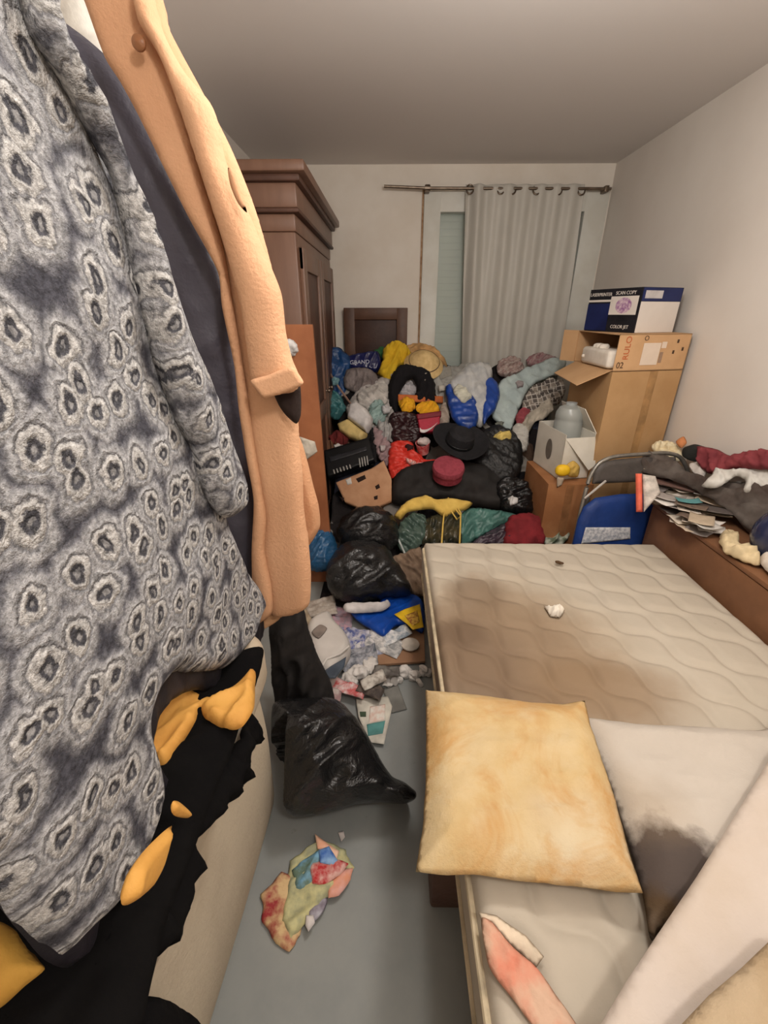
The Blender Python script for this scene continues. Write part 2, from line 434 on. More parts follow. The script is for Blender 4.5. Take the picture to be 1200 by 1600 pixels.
# ------------------------------------------------------------------ heap under everything
t = NT('mixed_rags'); t.set(.9, .15)
vo = t.n('ShaderNodeTexVoronoi'); vo.inputs['Scale'].default_value = 5.5; vo.inputs['Randomness'].default_value = 1
dn = t.n('ShaderNodeTexNoise'); dn.inputs['Scale'].default_value = 4; t.l(t.tc.outputs['Object'], dn.inputs['Vector'])
vv = t.n('ShaderNodeVectorMath', operation='MULTIPLY_ADD'); vv.inputs[1].default_value = (.35, .35, .35)
t.l(dn.outputs['Color'], vv.inputs[0]); t.l(t.tc.outputs['Object'], vv.inputs[2]); t.l(vv.outputs[0], vo.inputs['Vector'])
hs = t.n('ShaderNodeSeparateColor'); t.l(vo.outputs['Color'], hs.inputs[0])
t.col(t.ramp(hs.outputs[0], [(0, (40, 36, 36)), (.2, (30, 28, 30)), (.35, (128, 122, 116)), (.5, (58, 60, 74)), (.62, (92, 74, 62)), (.75, (150, 144, 136)), (.87, (44, 40, 40))], 'CONSTANT'))
t.bump(t.noise(18, 5, .6), .6, .03)
nx, ny = 110, 110; v = []; f = []; X0, X1, Y0_, Y1_ = -.40, 1.19, 1.93, 3.97
for j in range(ny+1):
    for i in range(nx+1):
        x = X0+(X1-X0)*i/nx; y = Y0_+(Y1_-Y0_)*j/ny
        q = Vector((x*5, y*5, 1)); a = noise.noise(q)*.06+noise.noise(q*2.3)*.035
        r = 1-abs(noise.noise(q*1.6+noise.noise_vector(q)*.6)*2.2); z = mound(x, y)-.05+a+.03*max(r, 0)**2
        if (x > .89 and y < 2.86) or (x < -.09 and y < 2.36): z = .004
        v.append((x, y, max(z, .004)))
for j in range(ny):
    for i in range(nx): a = j*(nx+1)+i; f.append((a, a+1, a+nx+2, a+nx+1))
k = len(v); edge = [i for i in range(nx+1)]+[j*(nx+1)+nx for j in range(1, ny+1)]+[ny*(nx+1)+i for i in range(nx-1, -1, -1)]+[j*(nx+1) for j in range(ny-1, 0, -1)]
for e in edge: v.append((v[e][0], v[e][1], .001))
for i in range(len(edge)): a, b_ = edge[i], edge[(i+1) % len(edge)]; f.append((a, b_, k+(i+1) % len(edge), k+i))
f.append(tuple(range(k+len(edge)-1, k-1, -1)))
o = link('heap_of_rags', v, f, t.m); o['kind'] = 'stuff'; tag(o, 'jumbled heap of clothes and rags filling the far end of the room', 'heap of clothes')

# ------------------------------------------------------------------ mattress on its base
MX0, MX1, MY0, MY1, MZ = .176, 1.335, -.12, 1.91, .45
ms = hit(760, 985) if False else onZ(780, 1000, MZ)
t = NT('stained_quilted_ticking'); t.set(.75, .25)
oc = t.tc.outputs['Object']; MC = Vector(((MX0+MX1)/2, (MY0+MY1)/2, .25))
def stain(t, cx, cy, rx, ry, soft=.45, sc=5, amp=.5, C0=MC):
    mp = t.n('ShaderNodeMapping'); mp.inputs['Location'].default_value = (-(cx-C0.x)/rx, -(cy-C0.y)/ry, 0); mp.inputs['Scale'].default_value = (1/rx, 1/ry, 0)
    t.l(t.tc.outputs['Object'], mp.inputs[0])
    ln = t.n('ShaderNodeVectorMath', operation='LENGTH'); t.l(mp.outputs[0], ln.inputs[0])
    d = t.math('ADD', ln.outputs['Value'], t.math('MULTIPLY', t.math('SUBTRACT', t.noise(sc, 5, .6), .5), amp*2))
    return t.ramp(d, [(max(0, 1-soft), (1, 1, 1, 1)), (1, (0, 0, 0, 1))])
base = t.mix(t.noise(6, 5, .6), (190, 180, 165), (176, 166, 150))
c = base
for (px, py, rx, ry, cc, k) in ((800, 1010, .50, .52, (158, 136, 108), .7), (790, 1010, .40, .42, (130, 108, 86), .7), (930, 1080, .34, .20, (134, 110, 84), .7), (730, 1040, .26, .36, (114, 94, 76), .65), (745, 925, .16, .16, (118, 98, 78), .6), (720, 990, .12, .1, (100, 82, 66), .5)):
    q = onZ(px, py, MZ); c = t.mix(t.math('MULTIPLY', stain(t, q.x, q.y, rx, ry, .55, 6, .22), k), c, cc)
q = onZ(1080, 900, MZ)
t.col(t.mix(t.math('MULTIPLY', t.ramp(t.noise(9, 5, .7), [(.66, (0, 0, 0, 1)), (.76, (1, 1, 1, 1))]), .35), c, (120, 92, 64)))
t.bump(t.noise(90, 4), .2, .003); TICK = t.m
mat_ = thing('mattress', (MC.x, MC.y, .25), 'stained cream quilted double mattress with a large brown stain on its left half', 'mattress')
def quilt(x, y):
    # overlapping wave rows
    yy = .78*x+.62*y; xx = .62*x-.78*y; wj = .02*noise.noise(Vector((x*3, y*3, 9)))
    r = yy/.105; k = math.floor(r); best = 9
    for kk in (k-1, k, k+1, k+2):
        yl = kk*.105+wj+.026*math.sin(2*math.pi*((xx+wj)/.20)+math.pi*(kk % 2)); best = min(best, abs(yy-yl))
    g = min(best/.04, 1)
    return -.014*(1-g)**1.7+.002*noise.noise(Vector((x*9, y*9, 4)))
NXm, NYm = 190, 330; v = []; f = []; rr = .03
for j in range(NYm+1):
    for i in range(NXm+1):
        x = MX0+(MX1-MX0)*i/NXm; y = MY0+(MY1-MY0)*j/NYm
        d = min(x-MX0, MX1-x, y-MY0, MY1-y); e = min(d/rr, 1); z = MZ-.028*(1-math.sqrt(max(0, 1-(1-e)**2)))
        z += quilt(x, y)*min(d/.05, 1)+.012*noise.noise(Vector((x*2.2, y*2.2, 0)))*min(d/.1, 1)
        v.append((x, y, z))
for j in range(NYm):
    for i in range(NXm): a = j*(NXm+1)+i; f.append((a, a+1, a+NXm+2, a+NXm+1))
ring = [i for i in range(NXm+1)]+[j*(NXm+1)+NXm for j in range(1, NYm+1)]+[NYm*(NXm+1)+i for i in range(NXm-1, -1, -1)]+[j*(NXm+1) for j in range(NYm-1, 0, -1)]
prev = ring
for zz, o_ in ((MZ-.045, .004), (MZ-.10, .01), (.30, .008), (.265, .002), (.25, -.02)):
    cur_ = []
    for r in ring:
        x, y, _ = v[r]; sx = o_*((x == MX1)-(x == MX0)); sy = o_*((y == MY1)-(y == MY0)); cur_.append(len(v)); v.append((x+sx, y+sy, zz))
    for i in range(len(ring)): k = (i+1) % len(ring); f.append((prev[i], prev[k], cur_[k], cur_[i]))
    prev = cur_
f.append(tuple(reversed(prev)))
link('mattress_body', v, f, TICK, mat_, org=MC)
pipe = M((206, 190, 160), .8, None, 20, .1)
for zz in (MZ-.034, .268):
    pts = [(MX0-.006, y) for y in np.linspace(MY0, MY1-.03, 40)]+[(MX0+.02, MY1+.004)]+[(x, MY1+.006) for x in np.linspace(MX0+.04, MX1-.04, 24)]+[(MX1, MY1-.02)]+[(MX1+.004, y) for y in np.linspace(MY1-.05, MY0, 30)]
    B().tube([(a, b_, zz) for a, b_ in pts], .007, 8).make('piping', pipe, mat_)
bs = thing('bed', (MC.x, MC.y, 0), 'dark low bed frame under the stained mattress', 'bed')
DKW = M((84, 66, 56), .6, (66, 52, 44), 6, .1)
B().box((MC.x+.03, MC.y, .19), (1.05, 1.9, .11)).make('base_frame', DKW, bs)
for x in (MX0+.14, MX1-.06):
    for y in (MY0+.12, MY1-.12): B().box((x, y, .068), (.07, .07, .136)).make('leg', DKW, bs)
q = onZ(716, 1421, 0); q2 = onZ(672, 1421, 0)
o = B().box(((q2.x+q.x)/2+.05, q.y+.075, .095), (q.x-q2.x+.1, .15, .19), bev=.01).make('wooden_block', M((96, 72, 62), .6, (80, 58, 50), 9)); tag(o, 'small brown block under the mattress edge below the yellow pillow', 'block')

# pillows
t = NT('yellowed_pillowcase'); t.set(.9, .15)
q = onZ(790, 1200, .52)
c = t.ramp(t.noise(5, 5, .6), [(.3, (206, 186, 148)), (.52, (198, 172, 126)), (.75, (184, 148, 98))])
c = t.mix(t.ramp(t.noise(3.2, 3, .5), [(.5, (0, 0, 0, 1)), (.72, (1, 1, 1, 1))]), c, (206, 192, 164))
c = t.mix(t.math('MULTIPLY', t.ramp(t.noise(4.5, 5, .65, dist=.8), [(.46, (0, 0, 0, 1)), (.62, (1, 1, 1, 1))]), .75), c, (188, 144, 86))
c = t.mix(t.math('MULTIPLY', t.ramp(t.noise(16, 3, .6), [(.68, (0, 0, 0, 1)), (.78, (1, 1, 1, 1))]), .4), c, (180, 128, 74))
t.col(c); t.bump(t.noise(70, 5, .7), .5, .006); P1 = t.m
pz = Vector((.5, .7, .505))
pix = [(665, 1078), (700, 1082), (760, 1087), (830, 1098), (880, 1100), (914, 1094), (922, 1130), (938, 1180), (958, 1240), (982, 1330), (1005, 1396), (940, 1390), (880, 1384), (800, 1374), (740, 1366), (700, 1368), (650, 1362), (662, 1280), (666, 1180)]
q = onZ(790, 1220, .5); q.z = .505
def saggy(v_): return v_
o = puff('pillow', pp(pix, q, (0, 0, 1)), P1, q, (0, 0, 1), .07, back=.45, R=.07, amp=.010, sc=8, fold=.004, fsc=14, res=.008, jag=.002, curve=False)
tag(o, 'yellowed square pillow lying at the left edge of the mattress', 'pillow')
t = NT('grey_stained_pillowcase'); t.set(.9, .15)
q2 = Vector((.98, .66, .0)); pl = [onZ(a, b_, .50) for a, b_ in [(914, 1116), (1000, 1124), (1100, 1128), (1200, 1132)]]
pl += [Vector((1.27, .93, .5)), Vector((1.31, .70, .5)), Vector((1.30, .42, .5)), Vector((1.05, .36, .5))] + [onZ(a, b_, .50) for a, b_ in [(1060, 1440), (1022, 1462), (1010, 1400), (985, 1310), (955, 1220), (930, 1160)]]
cen = sum(pl, Vector())/len(pl); cen.z = .5
PO = Vector(((min(p.x for p in pl)+max(p.x for p in pl))/2, (min(p.y for p in pl)+max(p.y for p in pl))/2, 0))
c = t.mix(t.noise(5, 5, .6), (196, 188, 178), (180, 170, 158))
sa, sb, sc_ = onZ(1050, 1350, .53), onZ(1025, 1435, .52), onZ(1010, 1240, .54)
c = t.mix(t.math('MULTIPLY', stain(t, sa.x, sa.y, .12, .11, .4, 14, .55, PO), .95), c, (70, 60, 56))
c = t.mix(t.math('MULTIPLY', stain(t, sb.x, sb.y, .07, .07, .4, 14, .5, PO), .9), c, (84, 66, 46))
c = t.mix(t.math('MULTIPLY', stain(t, sc_.x, sc_.y, .12, .10, .8, 9, .5, PO), .35), c, (150, 128, 96))
t.col(c); t.bump(t.noise(60, 5, .7), .4, .005)
o = puff('pillow', pl, t.m, cen, (0, 0, 1), .06, back=.4, R=.06, amp=.008, sc=9, fold=.006, fsc=12, res=.010)
o.location.z = .46+.001; o.location.z = .455
tag(o, 'greyish white pillow with a dark mould stain beside the yellowed pillow', 'pillow')
# near bedding
pl = [onZ(a, b_, .535) for a, b_ in [(1215, 1165), (1150, 1272), (1085, 1376), (1020, 1472), (975, 1540), (930, 1615)]]
pl += [Vector((pl[-1].x+.01, .08, .56)), Vector((.8, -.05, .56)), Vector((1.28, -.05, .56)), Vector((1.31, .3, .56)), Vector((1.31, .62, .56))]
cen = sum(pl, Vector())/len(pl)
o = puff('bed_sheet', pl, M((200, 188, 178), .9, (192, 178, 164), 4, .25, 60), cen, (0, 0, 1), .05, back=.85, R=.015, amp=.006, sc=6, fold=.004, fsc=9, fdir=.8, res=.012, curve=False)
tag(o, 'folded pinkish white bed sheet at the near right end of the mattress', 'bed sheet')
pl = [onZ(a, b_, .61) for a, b_ in [(1210, 1462), (1160, 1510), (1110, 1552), (1055, 1610)]]
pl += [Vector((pl[-1].x+.02, .05, .6)), Vector((.95, -.02, .6)), Vector((1.24, .0, .6)), Vector((1.26, .2, .6)), Vector((pl[0].x+.25, .32, .6))]
cen = sum(pl, Vector())/len(pl)
o = puff('blanket', pl, M((176, 156, 128), .9, (164, 142, 112), 8, .4, 80), cen, (0, 0, 1), .03, back=.7, R=.015, amp=.005, sc=8, res=.012, curve=False)
tag(o, 'folded tan blanket at the bottom right corner on the white sheet', 'blanket')
pl = [onZ(a, b_, .465) for a, b_ in [(752, 1436), (768, 1440), (800, 1478), (838, 1512), (866, 1550), (905, 1612), (850, 1618), (800, 1560), (764, 1510)]]
cen = sum(pl, Vector())/len(pl)
o = puff('pink_cloth', pl, M((206, 130, 106), .85, (204, 170, 146), 12, .3, 50), cen, (0, 0, 1), .012, back=.4, R=.012, amp=.004, sc=22, fold=.006, fsc=34, fdir=2.2, res=.005)
tag(o, 'salmon pink crumpled cloth near the mattress edge in front of the yellowed pillow', 'cloth')
pl = [onZ(a, b_, .462) for a, b_ in [(747, 1425), (775, 1430), (822, 1462), (850, 1495), (838, 1512), (800, 1478), (768, 1442), (752, 1440)]]
cen = sum(pl, Vector())/len(pl)
o = puff('torn_cover', pl, M((226, 208, 184), .85), cen, (0, 0, 1), .006, back=.4, R=.012, amp=.004, sc=22, res=.006, curve=False)
tag(o, 'torn cream mattress cover flap beside the salmon pink cloth', 'mattress cover')
c0 = onZ(868, 955, MZ+.005)
o = puff('crumpled_tissue', [c0+Vector(d) for d in ((-.03, -.03, 0), (.0, -.04, 0), (.02, -.02, 0), (.04, .01, 0), (.015, .035, 0), (-.01, .02, 0), (-.035, .03, 0))], M((236, 228, 214), .9), c0, (0, 0, 1), .03, amp=.012, sc=40, crease=.012, csc=40, curve=False, res=.004, back=.1)
tag(o, 'small white crumpled tissue on the middle of the mattress', 'tissue')
c0 = onZ(874, 880, MZ+.003)
o = blob('crumb', c0+Vector((0, 0, .004)), (.02, .008, .006), M((90, 66, 44), .9), rotz(-.4), amp=.003, sc=60, sub=3); tag(o, 'tiny dark brown crumb near the far edge of the mattress', 'crumb')

# ------------------------------------------------------------------ low cabinet on the right
CZ = .615
CABW = M((134, 94, 66), .5, (116, 80, 56), 5, .12, 30)
cab = thing('low_cabinet', (1.54, 1.0, 0), 'long low brown wooden cabinet between mattress and right wall', 'cabinet')
B().box(((MX1+.022+XR)/2, .98, CZ/2-.012), (XR-MX1-.032, 2.14, CZ-.024), bev=.006).make('body', CABW, cab)
B().box(((MX1+.02+XR)/2, .98, CZ-.011), (XR-MX1-.026, 2.16, .022), bev=.006).make('top_board', CABW, cab)
# things on the cabinet
def flat_paper(name, c, w_, h_, a, col, th=.0015, tilt=(0, 0), curl=.006, label=None, cat='paper', group=None):
    R_ = euler(tilt[0], tilt[1], math.degrees(a)); v = []; f = []; n1, n2 = 8, 6; s0 = random.uniform(0, 50)
    for k in (0, 1):
        for j in range(n2+1):
            for i in range(n1+1):
                x = (i/n1-.5)*w_; y = (j/n2-.5)*h_
                z = curl*(2*abs(i/n1-.5))**2*(1+noise.noise(Vector((s0, j*.4, i*.3))))+k*th
                v.append(R_ @ Vector((x, y, z))+Vector(c))
    m_ = (n1+1)*(n2+1)
    for j in range(n2):
        for i in range(n1):
            a_ = j*(n1+1)+i; q_ = (a_, a_+1, a_+n1+2, a_+n1+1); f.append(tuple(reversed(q_))); f.append(tuple(z_+m_ for z_ in q_))
    ed = [i for i in range(n1+1)]+[j*(n1+1)+n1 for j in range(1, n2+1)]+[n2*(n1+1)+i for i in range(n1-1, -1, -1)]+[j*(n1+1) for j in range(n2-1, 0, -1)]
    for i in range(len(ed)): a_, b_ = ed[i], ed[(i+1) % len(ed)]; f.append((a_, b_, b_+m_, a_+m_))
    o = link(name, v, f, M(col, .8, tuple(int(z*.93) for z in col), 30, 0))
    if label: tag(o, label, cat, group)
    return o
GP = 'loose papers and photographs spread on the cabinet'
PL = 'loose paper or photograph in the spread pile on the low brown cabinet'
PLS = ['%s, %s' % (a_, b_) for a_, b_ in zip(
 ['brown print', 'white print', 'tan print', 'grey print', 'cream sheet', 'tan photograph', 'grey photograph', 'white photograph', 'beige sheet', 'dark photograph', 'cream photograph', 'mid grey sheet', 'brown photograph', 'pale grey photograph']*2+['cream sheet', 'tan photograph', 'grey photograph', 'white photograph', 'beige sheet', 'dark photograph'],
 ['at the left front of the cabinet pile under the rest', 'jutting over the cabinet edge in the middle', 'jutting over the cabinet edge right of the middle', 'lowest at the near right end of the cabinet pile', 'lowest of the paper pile at its far left end', 'overhanging the cabinet edge near the notebook', 'low in the middle of the cabinet pile', 'just right of the notebook foot', 'in the middle of the cabinet pile', 'near the back of the cabinet pile beside the folder', 'overhanging the front edge of the cabinet pile', 'in the right half of the cabinet pile, low down', 'in the centre right of the cabinet pile', 'at the near right corner of the cabinet pile',
  'at the right end of the cabinet pile', 'behind the right half of the cabinet pile', 'behind the middle of the cabinet pile', 'left of the centre of the cabinet pile', 'front centre of the cabinet pile', 'nearest the camera on the cabinet pile', 'upper centre of the cabinet pile', 'farthest right against the dark garment', 'far back beside the salmon spine', 'upper left of the teal card',
  'on top of the near front of the pile', 'on top at the right end of the pile', 'on top at the back middle of the pile', 'on top at the left of the pile', 'on top in the centre of the pile', 'topmost at the back right of the pile'])]
pc = [(222, 210, 196), (206, 188, 166), (140, 132, 128), (228, 222, 214), (186, 168, 146), (96, 88, 84), (212, 200, 184), (168, 160, 154), (118, 100, 88), (200, 196, 190)]
rnd = random.Random(11); z = CZ+.003
spots = [(1030, 812), (1062, 826), (1088, 830), (1112, 828), (1008, 785), (1020, 800), (1040, 812), (1035, 770), (1060, 790), (1052, 760), (1072, 815), (1090, 800), (1085, 780), (1105, 815), (1118, 800), (1100, 785), (1070, 775), (1030, 790), (1055, 805), (1095, 822), (1075, 795), (1118, 785), (1010, 765), (1045, 782), (1088, 812), (1110, 795), (1065, 765), (1025, 778), (1080, 790), (1100, 772)]
for i, (a, b_) in enumerate(spots):
    c0 = onZ(a, b_, z); c0.x = min(c0.x, 1.60); z += .0024
    if c0.x < MX1+.03: c0.x = MX1+.03
    flat_paper('photograph' if i % 3 else 'paper_sheet', c0, rnd.uniform(.09, .17), rnd.uniform(.07, .11), rnd.uniform(-1.2, 1.2), pc[i % 10], tilt=(rnd.uniform(-4, 4), rnd.uniform(-4, 4)), label=PLS[i], group=GP)
zt_ = z+.006
c0 = onZ(1058, 806, z); tq = flat_paper('card', onZ(1075, 783, zt_), .10, .05, -.2, (92, 146, 148), label='teal oval-printed card on top of the paper pile', cat='card')
c0 = onZ(1010, 800, CZ+.03)
bk = thing('notebook', c0, 'cream notebook with a salmon spine leaning at the far left end of the papers', 'notebook')
n_ = Vector((-.2, -.85, .5)).normalized(); cpt = onY(1000, 760, 1.98)
pts_ = [(993, 740), (1003, 740), (1004, 800), (994, 800)]
puff('spine', pp(pts_, cpt, n_), M((228, 108, 84), .6), cpt, n_, .02, curve=False, edge=.004, amp=0, R=.01, parent=bk)
puff('cover', pp([(1004, 741), (1024, 744), (1032, 770), (1006, 800)], cpt, n_), M((218, 208, 198), .7, (170, 162, 154), 24), cpt, n_, .016, curve=False, edge=.004, amp=0, R=.01, parent=bk)
for (a, b_, c_, lab) in (((1022, 742), (1090, 765), (104, 78, 70), 'dark brown folder lying behind the papers'), ((1005, 728), (1085, 752), (60, 50, 46), 'almost black flat folder behind the dark brown folder')):
    p1 = onZ(a[0], a[1], .70); p2 = onZ(b_[0], b_[1], .70); m_ = (p1+p2)/2; 
    o = B().box((min(m_.x, 1.56), m_.y, CZ+.085 if 'almost' in lab else CZ+.075), (.28, .2, .012), euler(-8, 6, -30)).make('folder', M(c_, .6)); tag(o, lab, 'folder')
o = B().tube([onZ(1006, 732, .74), onZ(1086, 760, .715)], .004, 8).make('knitting_needle', M((200, 180, 160), .5)); tag(o, 'thin pale stick lying across the dark folders on the cabinet', 'stick')
# dark support heap and cloth
def shelf(name, pix, mat, label, cat, X=1.6, n=(-.55, -.35, .76), thick=.04, **kw):
    cx = sum(a for a, b_ in pix)/len(pix); cy = sum(b_ for a, b_ in pix)/len(pix)
    p = onX(cx, cy, X); o = puff(name, pp(pix, p, n), mat, p, n, thick, warp=lambda q_: Vector((min(q_.x, XR-.006), q_.y, max(q_.z, CZ+.006))), **kw)
    return tag(o, label, cat)
shelf('dark_garment', [(1000, 715), (1040, 712), (1080, 740), (1150, 755), (1230, 765), (1240, 880), (1190, 850), (1140, 800), (1120, 785), (1080, 762), (1040, 748), (1000, 735)], M((70, 58, 52), .9, (98, 90, 84), 8), 'dark brown garment heaped on the cabinet behind the papers', 'garment', X=1.52, thick=.06, R=.025, amp=.02, sc=9, fold=.06, fsc=20, jag=.012, back=.5)
shelf('maroon_cloth', [(1096, 700), (1120, 702), (1142, 712), (1170, 705), (1215, 706), (1225, 735), (1190, 734), (1150, 732), (1125, 742), (1105, 738), (1092, 722)], M((138, 62, 66), .85, (112, 46, 52), 8), 'maroon red cloth draped along the right wall above the white cloth', 'cloth', X=1.60, n=(-.88, -.12, .46), thick=.045, amp=.01, fold=.03, fsc=30, jag=.008, R=.015)
shelf('black_sock', [(1068, 700), (1085, 694), (1105, 700), (1112, 712), (1104, 722), (1080, 720), (1066, 712)], M((44, 44, 42), .9), 'black crumpled sock between yellow tissue and maroon cloth', 'sock', X=1.6, thick=.06, amp=.01)
shelf('white_cloth', [(1096, 758), (1110, 745), (1120, 732), (1150, 735), (1175, 730), (1225, 734), (1230, 762), (1190, 765), (1170, 772), (1160, 768), (1165, 752), (1150, 745), (1130, 758), (1110, 764)], M((214, 212, 206), .9, (196, 192, 184), 10), 'white cloth lying below the maroon cloth', 'cloth', X=1.58, thick=.035, amp=.01, fold=.02, fsc=24, jag=.006, R=.02)
shelf('white_cloth', [(1077, 724), (1110, 720), (1112, 730), (1104, 740), (1096, 750), (1082, 738)], M((216, 208, 200), .9), 'small white cloth corner under the black sock', 'cloth', X=1.56, thick=.03, amp=.01, sc=18)
shelf('yellowed_tissue', [(1018, 698), (1030, 688), (1045, 690), (1060, 698), (1068, 712), (1058, 722), (1042, 724), (1030, 712)], M((222, 206, 168), .9, (236, 226, 196), 20), 'big crumpled yellowed tissue at the corner of the cabinet heap', 'tissue', X=1.58, thick=.035, amp=.02, sc=24, crease=.02, csc=30, R=.02, jag=.01)
shelf('orange_scrap', [(1056, 690), (1068, 682), (1073, 692), (1064, 700)], M((214, 140, 90), .8), 'small orange scrap on top of the yellowed tissue', 'scrap', X=1.6, thick=.03)
# dark blue pot and cloths at its foot
q = onZ(1185, 862, CZ+.02); q.x = 1.50
pot = thing('dark_blue_pot', (q.x, q.y-.03, CZ), 'shiny dark blue rounded pot standing on the cabinet at the right edge', 'pot')
NAVY = M((38, 44, 70), .16, (46, 52, 82), 6, .1, 20, spec=.7)
pc_ = Vector((q.x, q.y-.03, CZ+.005))
B().lathe([(0, 0), (.05, 0), (.075, .03), (.09, .08), (.088, .13), (.07, .17), (.055, .185), (.05, .18), (.066, .16), (.08, .12), (.08, .08), (.06, .03), (0, .015)], pc_).make('pot_body', NAVY, pot)
B().lathe([(.048, .185), (.062, .192), (.066, .185), (.062, .178), (.048, .18)], pc_).make('rim', NAVY, pot)
def top(name, pix, mat, label, cat, z_, thick=.04, **kw):
    pl_ = [onZ(a, b_, z_) for a, b_ in pix]; cc = sum(pl_, Vector())/len(pl_)
    return tag(puff(name, pl_, mat, cc, (0, 0, 1), thick, **kw), label, cat)
top('cream_cloth', [(1124, 838), (1140, 832), (1152, 840), (1158, 856), (1180, 868), (1186, 882), (1168, 878), (1140, 866), (1126, 856)], M((222, 202, 162), .9), 'cream crumpled cloth at the foot of the dark blue pot', 'cloth', CZ+.02, back=.3, amp=.01, fold=.02, fsc=26, jag=.008, R=.015)
top('white_cloth', [(1186, 870), (1200, 852), (1230, 850), (1260, 870), (1250, 905), (1215, 905), (1195, 888)], M((212, 202, 190), .9, (180, 160, 140), 12), 'white rumpled cloth at the right picture edge below the pot', 'cloth', CZ+.022, back=.3, amp=.01, fold=.02, fsc=24, jag=.008, R=.015)

# ------------------------------------------------------------------ folded chair
chn = Vector((0, -.97, .22)).normalized(); chp = onY(960, 712, 2.23)
TUBE = M((150, 146, 138), .35, None, 20, 0, metal=.6)
ch = thing('folding_chair', (1.25, 2.1, 0), 'folded metal chair with blue seat leaning behind the mattress', 'chair')
cl = [onP(a, b_, chp, chn) for a, b_ in [(896, 850), (904, 815), (912, 780), (922, 745), (936, 724), (958, 714), (1000, 710), (1040, 708), (1062, 714), (1074, 735), (1080, 780)]]
s_ = (cl[0]-cl[1]).normalized(); low = cl[0]+s_*(cl[0].z-.012)/abs(s_.z)
s2 = (cl[-1]-cl[-2]).normalized(); low2 = cl[-1]+s2*(cl[-1].z-.012)/abs(s2.z)
path = [Vector(p_) for p_ in spline([tuple(p_) for p_ in [low]+cl+[low2]], .02, False)]
def keepx(ps): return [Vector((min(p_.x, 1.69), p_.y, p_.z)) for p_ in ps]
B().tube(keepx(path), .011, 12).make('frame_tube', TUBE, ch)
low3 = Vector((low.x+.05, low.y+.13, .012)); low4 = Vector((1.62, low.y+.13, .012))
B().tube([low3, cl[2]+Vector((.04, .03, 0))], .010, 10).make('leg', TUBE, ch)
B().tube([low4, Vector((1.62, low.y+.1, .55))], .010, 10).make('leg', TUBE, ch)
puff('backrest', pp([(928, 735), (940, 722), (960, 718), (1010, 714), (1055, 714), (1060, 745), (1010, 752), (925, 756)], chp, chn), M((84, 78, 74), .5), chp, chn, .02, curve=False, edge=.006, amp=0, parent=ch)
sp_ = chp+chn*.03
puff('seat', pp([(888, 880), (903, 812), (912, 792), (930, 778), (970, 772), (1070, 770), (1070, 880)], sp_, chn), M((28, 58, 122), .5, (24, 50, 108), 8), sp_, chn, .035, curve=False, edge=.008, amp=.002, parent=ch)
o = puff('paper_sheet', pp([(915, 824), (985, 824), (985, 842), (908, 850)], sp_+chn*.03, chn), M((206, 206, 208), .8, (150, 154, 164), 60), sp_+chn*.03, chn, .004, edge=.001, curve=False, amp=.002); tag(o, 'grey printed paper standing on the blue chair seat', 'paper')
o = B().box((onP(930, 765, chp+chn*.03, chn)), (.012, .008, .14), euler(0, 42, 0)).make('white_stick', M((214, 208, 200), .7)); tag(o, 'short white stick leaning across the folded chair above its seat', 'stick')

# ------------------------------------------------------------------ cartons in the far right corner
CARD = M((190, 152, 108), .85, (180, 142, 98), 5, .1, 60); CARD2 = M((206, 166, 124), .85, (196, 156, 114), 5, .1, 60); CARDI = M((178, 138, 100), .9, None, 5, .1)
bx = thing('tall_carton', (1.45, 2.7, 0), 'very tall plain cardboard carton in the far right corner', 'carton')
bz = 1.205; a1 = math.radians(8)
Nc = Vector((1.20, 2.44, 0)); ex_ = Vector((math.cos(a1), math.sin(a1)*1.6, 0)).normalized(); ey_ = Vector((-.0, 1, 0)); Lx, Ly = .445, .54
def prism(b, o_, ux, uy, lx, ly, z0, z1):
    p = [o_, o_+ux*lx, o_+ux*lx+uy*ly, o_+uy*ly]
    return b.add([Vector((q.x, q.y, z0)) for q in p]+[Vector((q.x, q.y, z1)) for q in p], [(3, 2, 1, 0), (4, 5, 6, 7), (0, 1, 5, 4), (1, 2, 6, 5), (2, 3, 7, 6), (3, 0, 4, 7)])
prism(B(), Nc, ex_, ey_, Lx, Ly, 0, bz).make('carton_body', CARD, bx)
prism(B(), Nc-ex_*.001+ex_*.24-ey_*.0012, ex_, ey_, .05, .002, .0, bz-.0).make('packing_tape', M((186, 144, 96), .3), bx)
# open carton
oc_ = thing('open_carton', (1.45, 2.7, bz), 'open cardboard carton lying on its side on the tall carton, with one flap hanging down', 'carton')
z0, z1 = bz+.003, 1.395; th = .005
prism(B(), Nc, ex_, ey_, Lx, th, z0, z1).make('carton_side', CARD2, oc_)
prism(B(), Nc+ey_*(Ly-th), ex_, ey_, Lx, th, z0, z1).make('carton_side', CARD2, oc_)
prism(B(), Nc, ex_, ey_, Lx, Ly, z0, z0+th).make('carton_side', CARD2, oc_)
prism(B(), Nc, ex_, ey_, Lx, Ly, z1-th, z1).make('carton_side', CARD2, oc_)
prism(B(), Nc+ex_*(Lx-th), ex_, ey_, th, Ly, z0, z1).make('carton_bottom', CARDI, oc_)
h1 = Nc+Vector((0, .02, z0)); h2 = Nc+ey_*(Ly-.03)+Vector((0, 0, z0))
B().quad(h1, h2, h2+Vector((-.13, -.01, -.07)), h1+Vector((-.15, .05, -.085)), .004).make('flap', CARD2, oc_)
h1 = Nc+ey_*Ly+Vector((0, 0, z0)); h2 = Nc+ey_*Ly+Vector((0, 0, z1))
B().quad(h1, h2, h2+Vector((-.06, .09, 0)), h1+Vector((-.06, .09, 0)), .004).make('flap', CARD2, oc_)
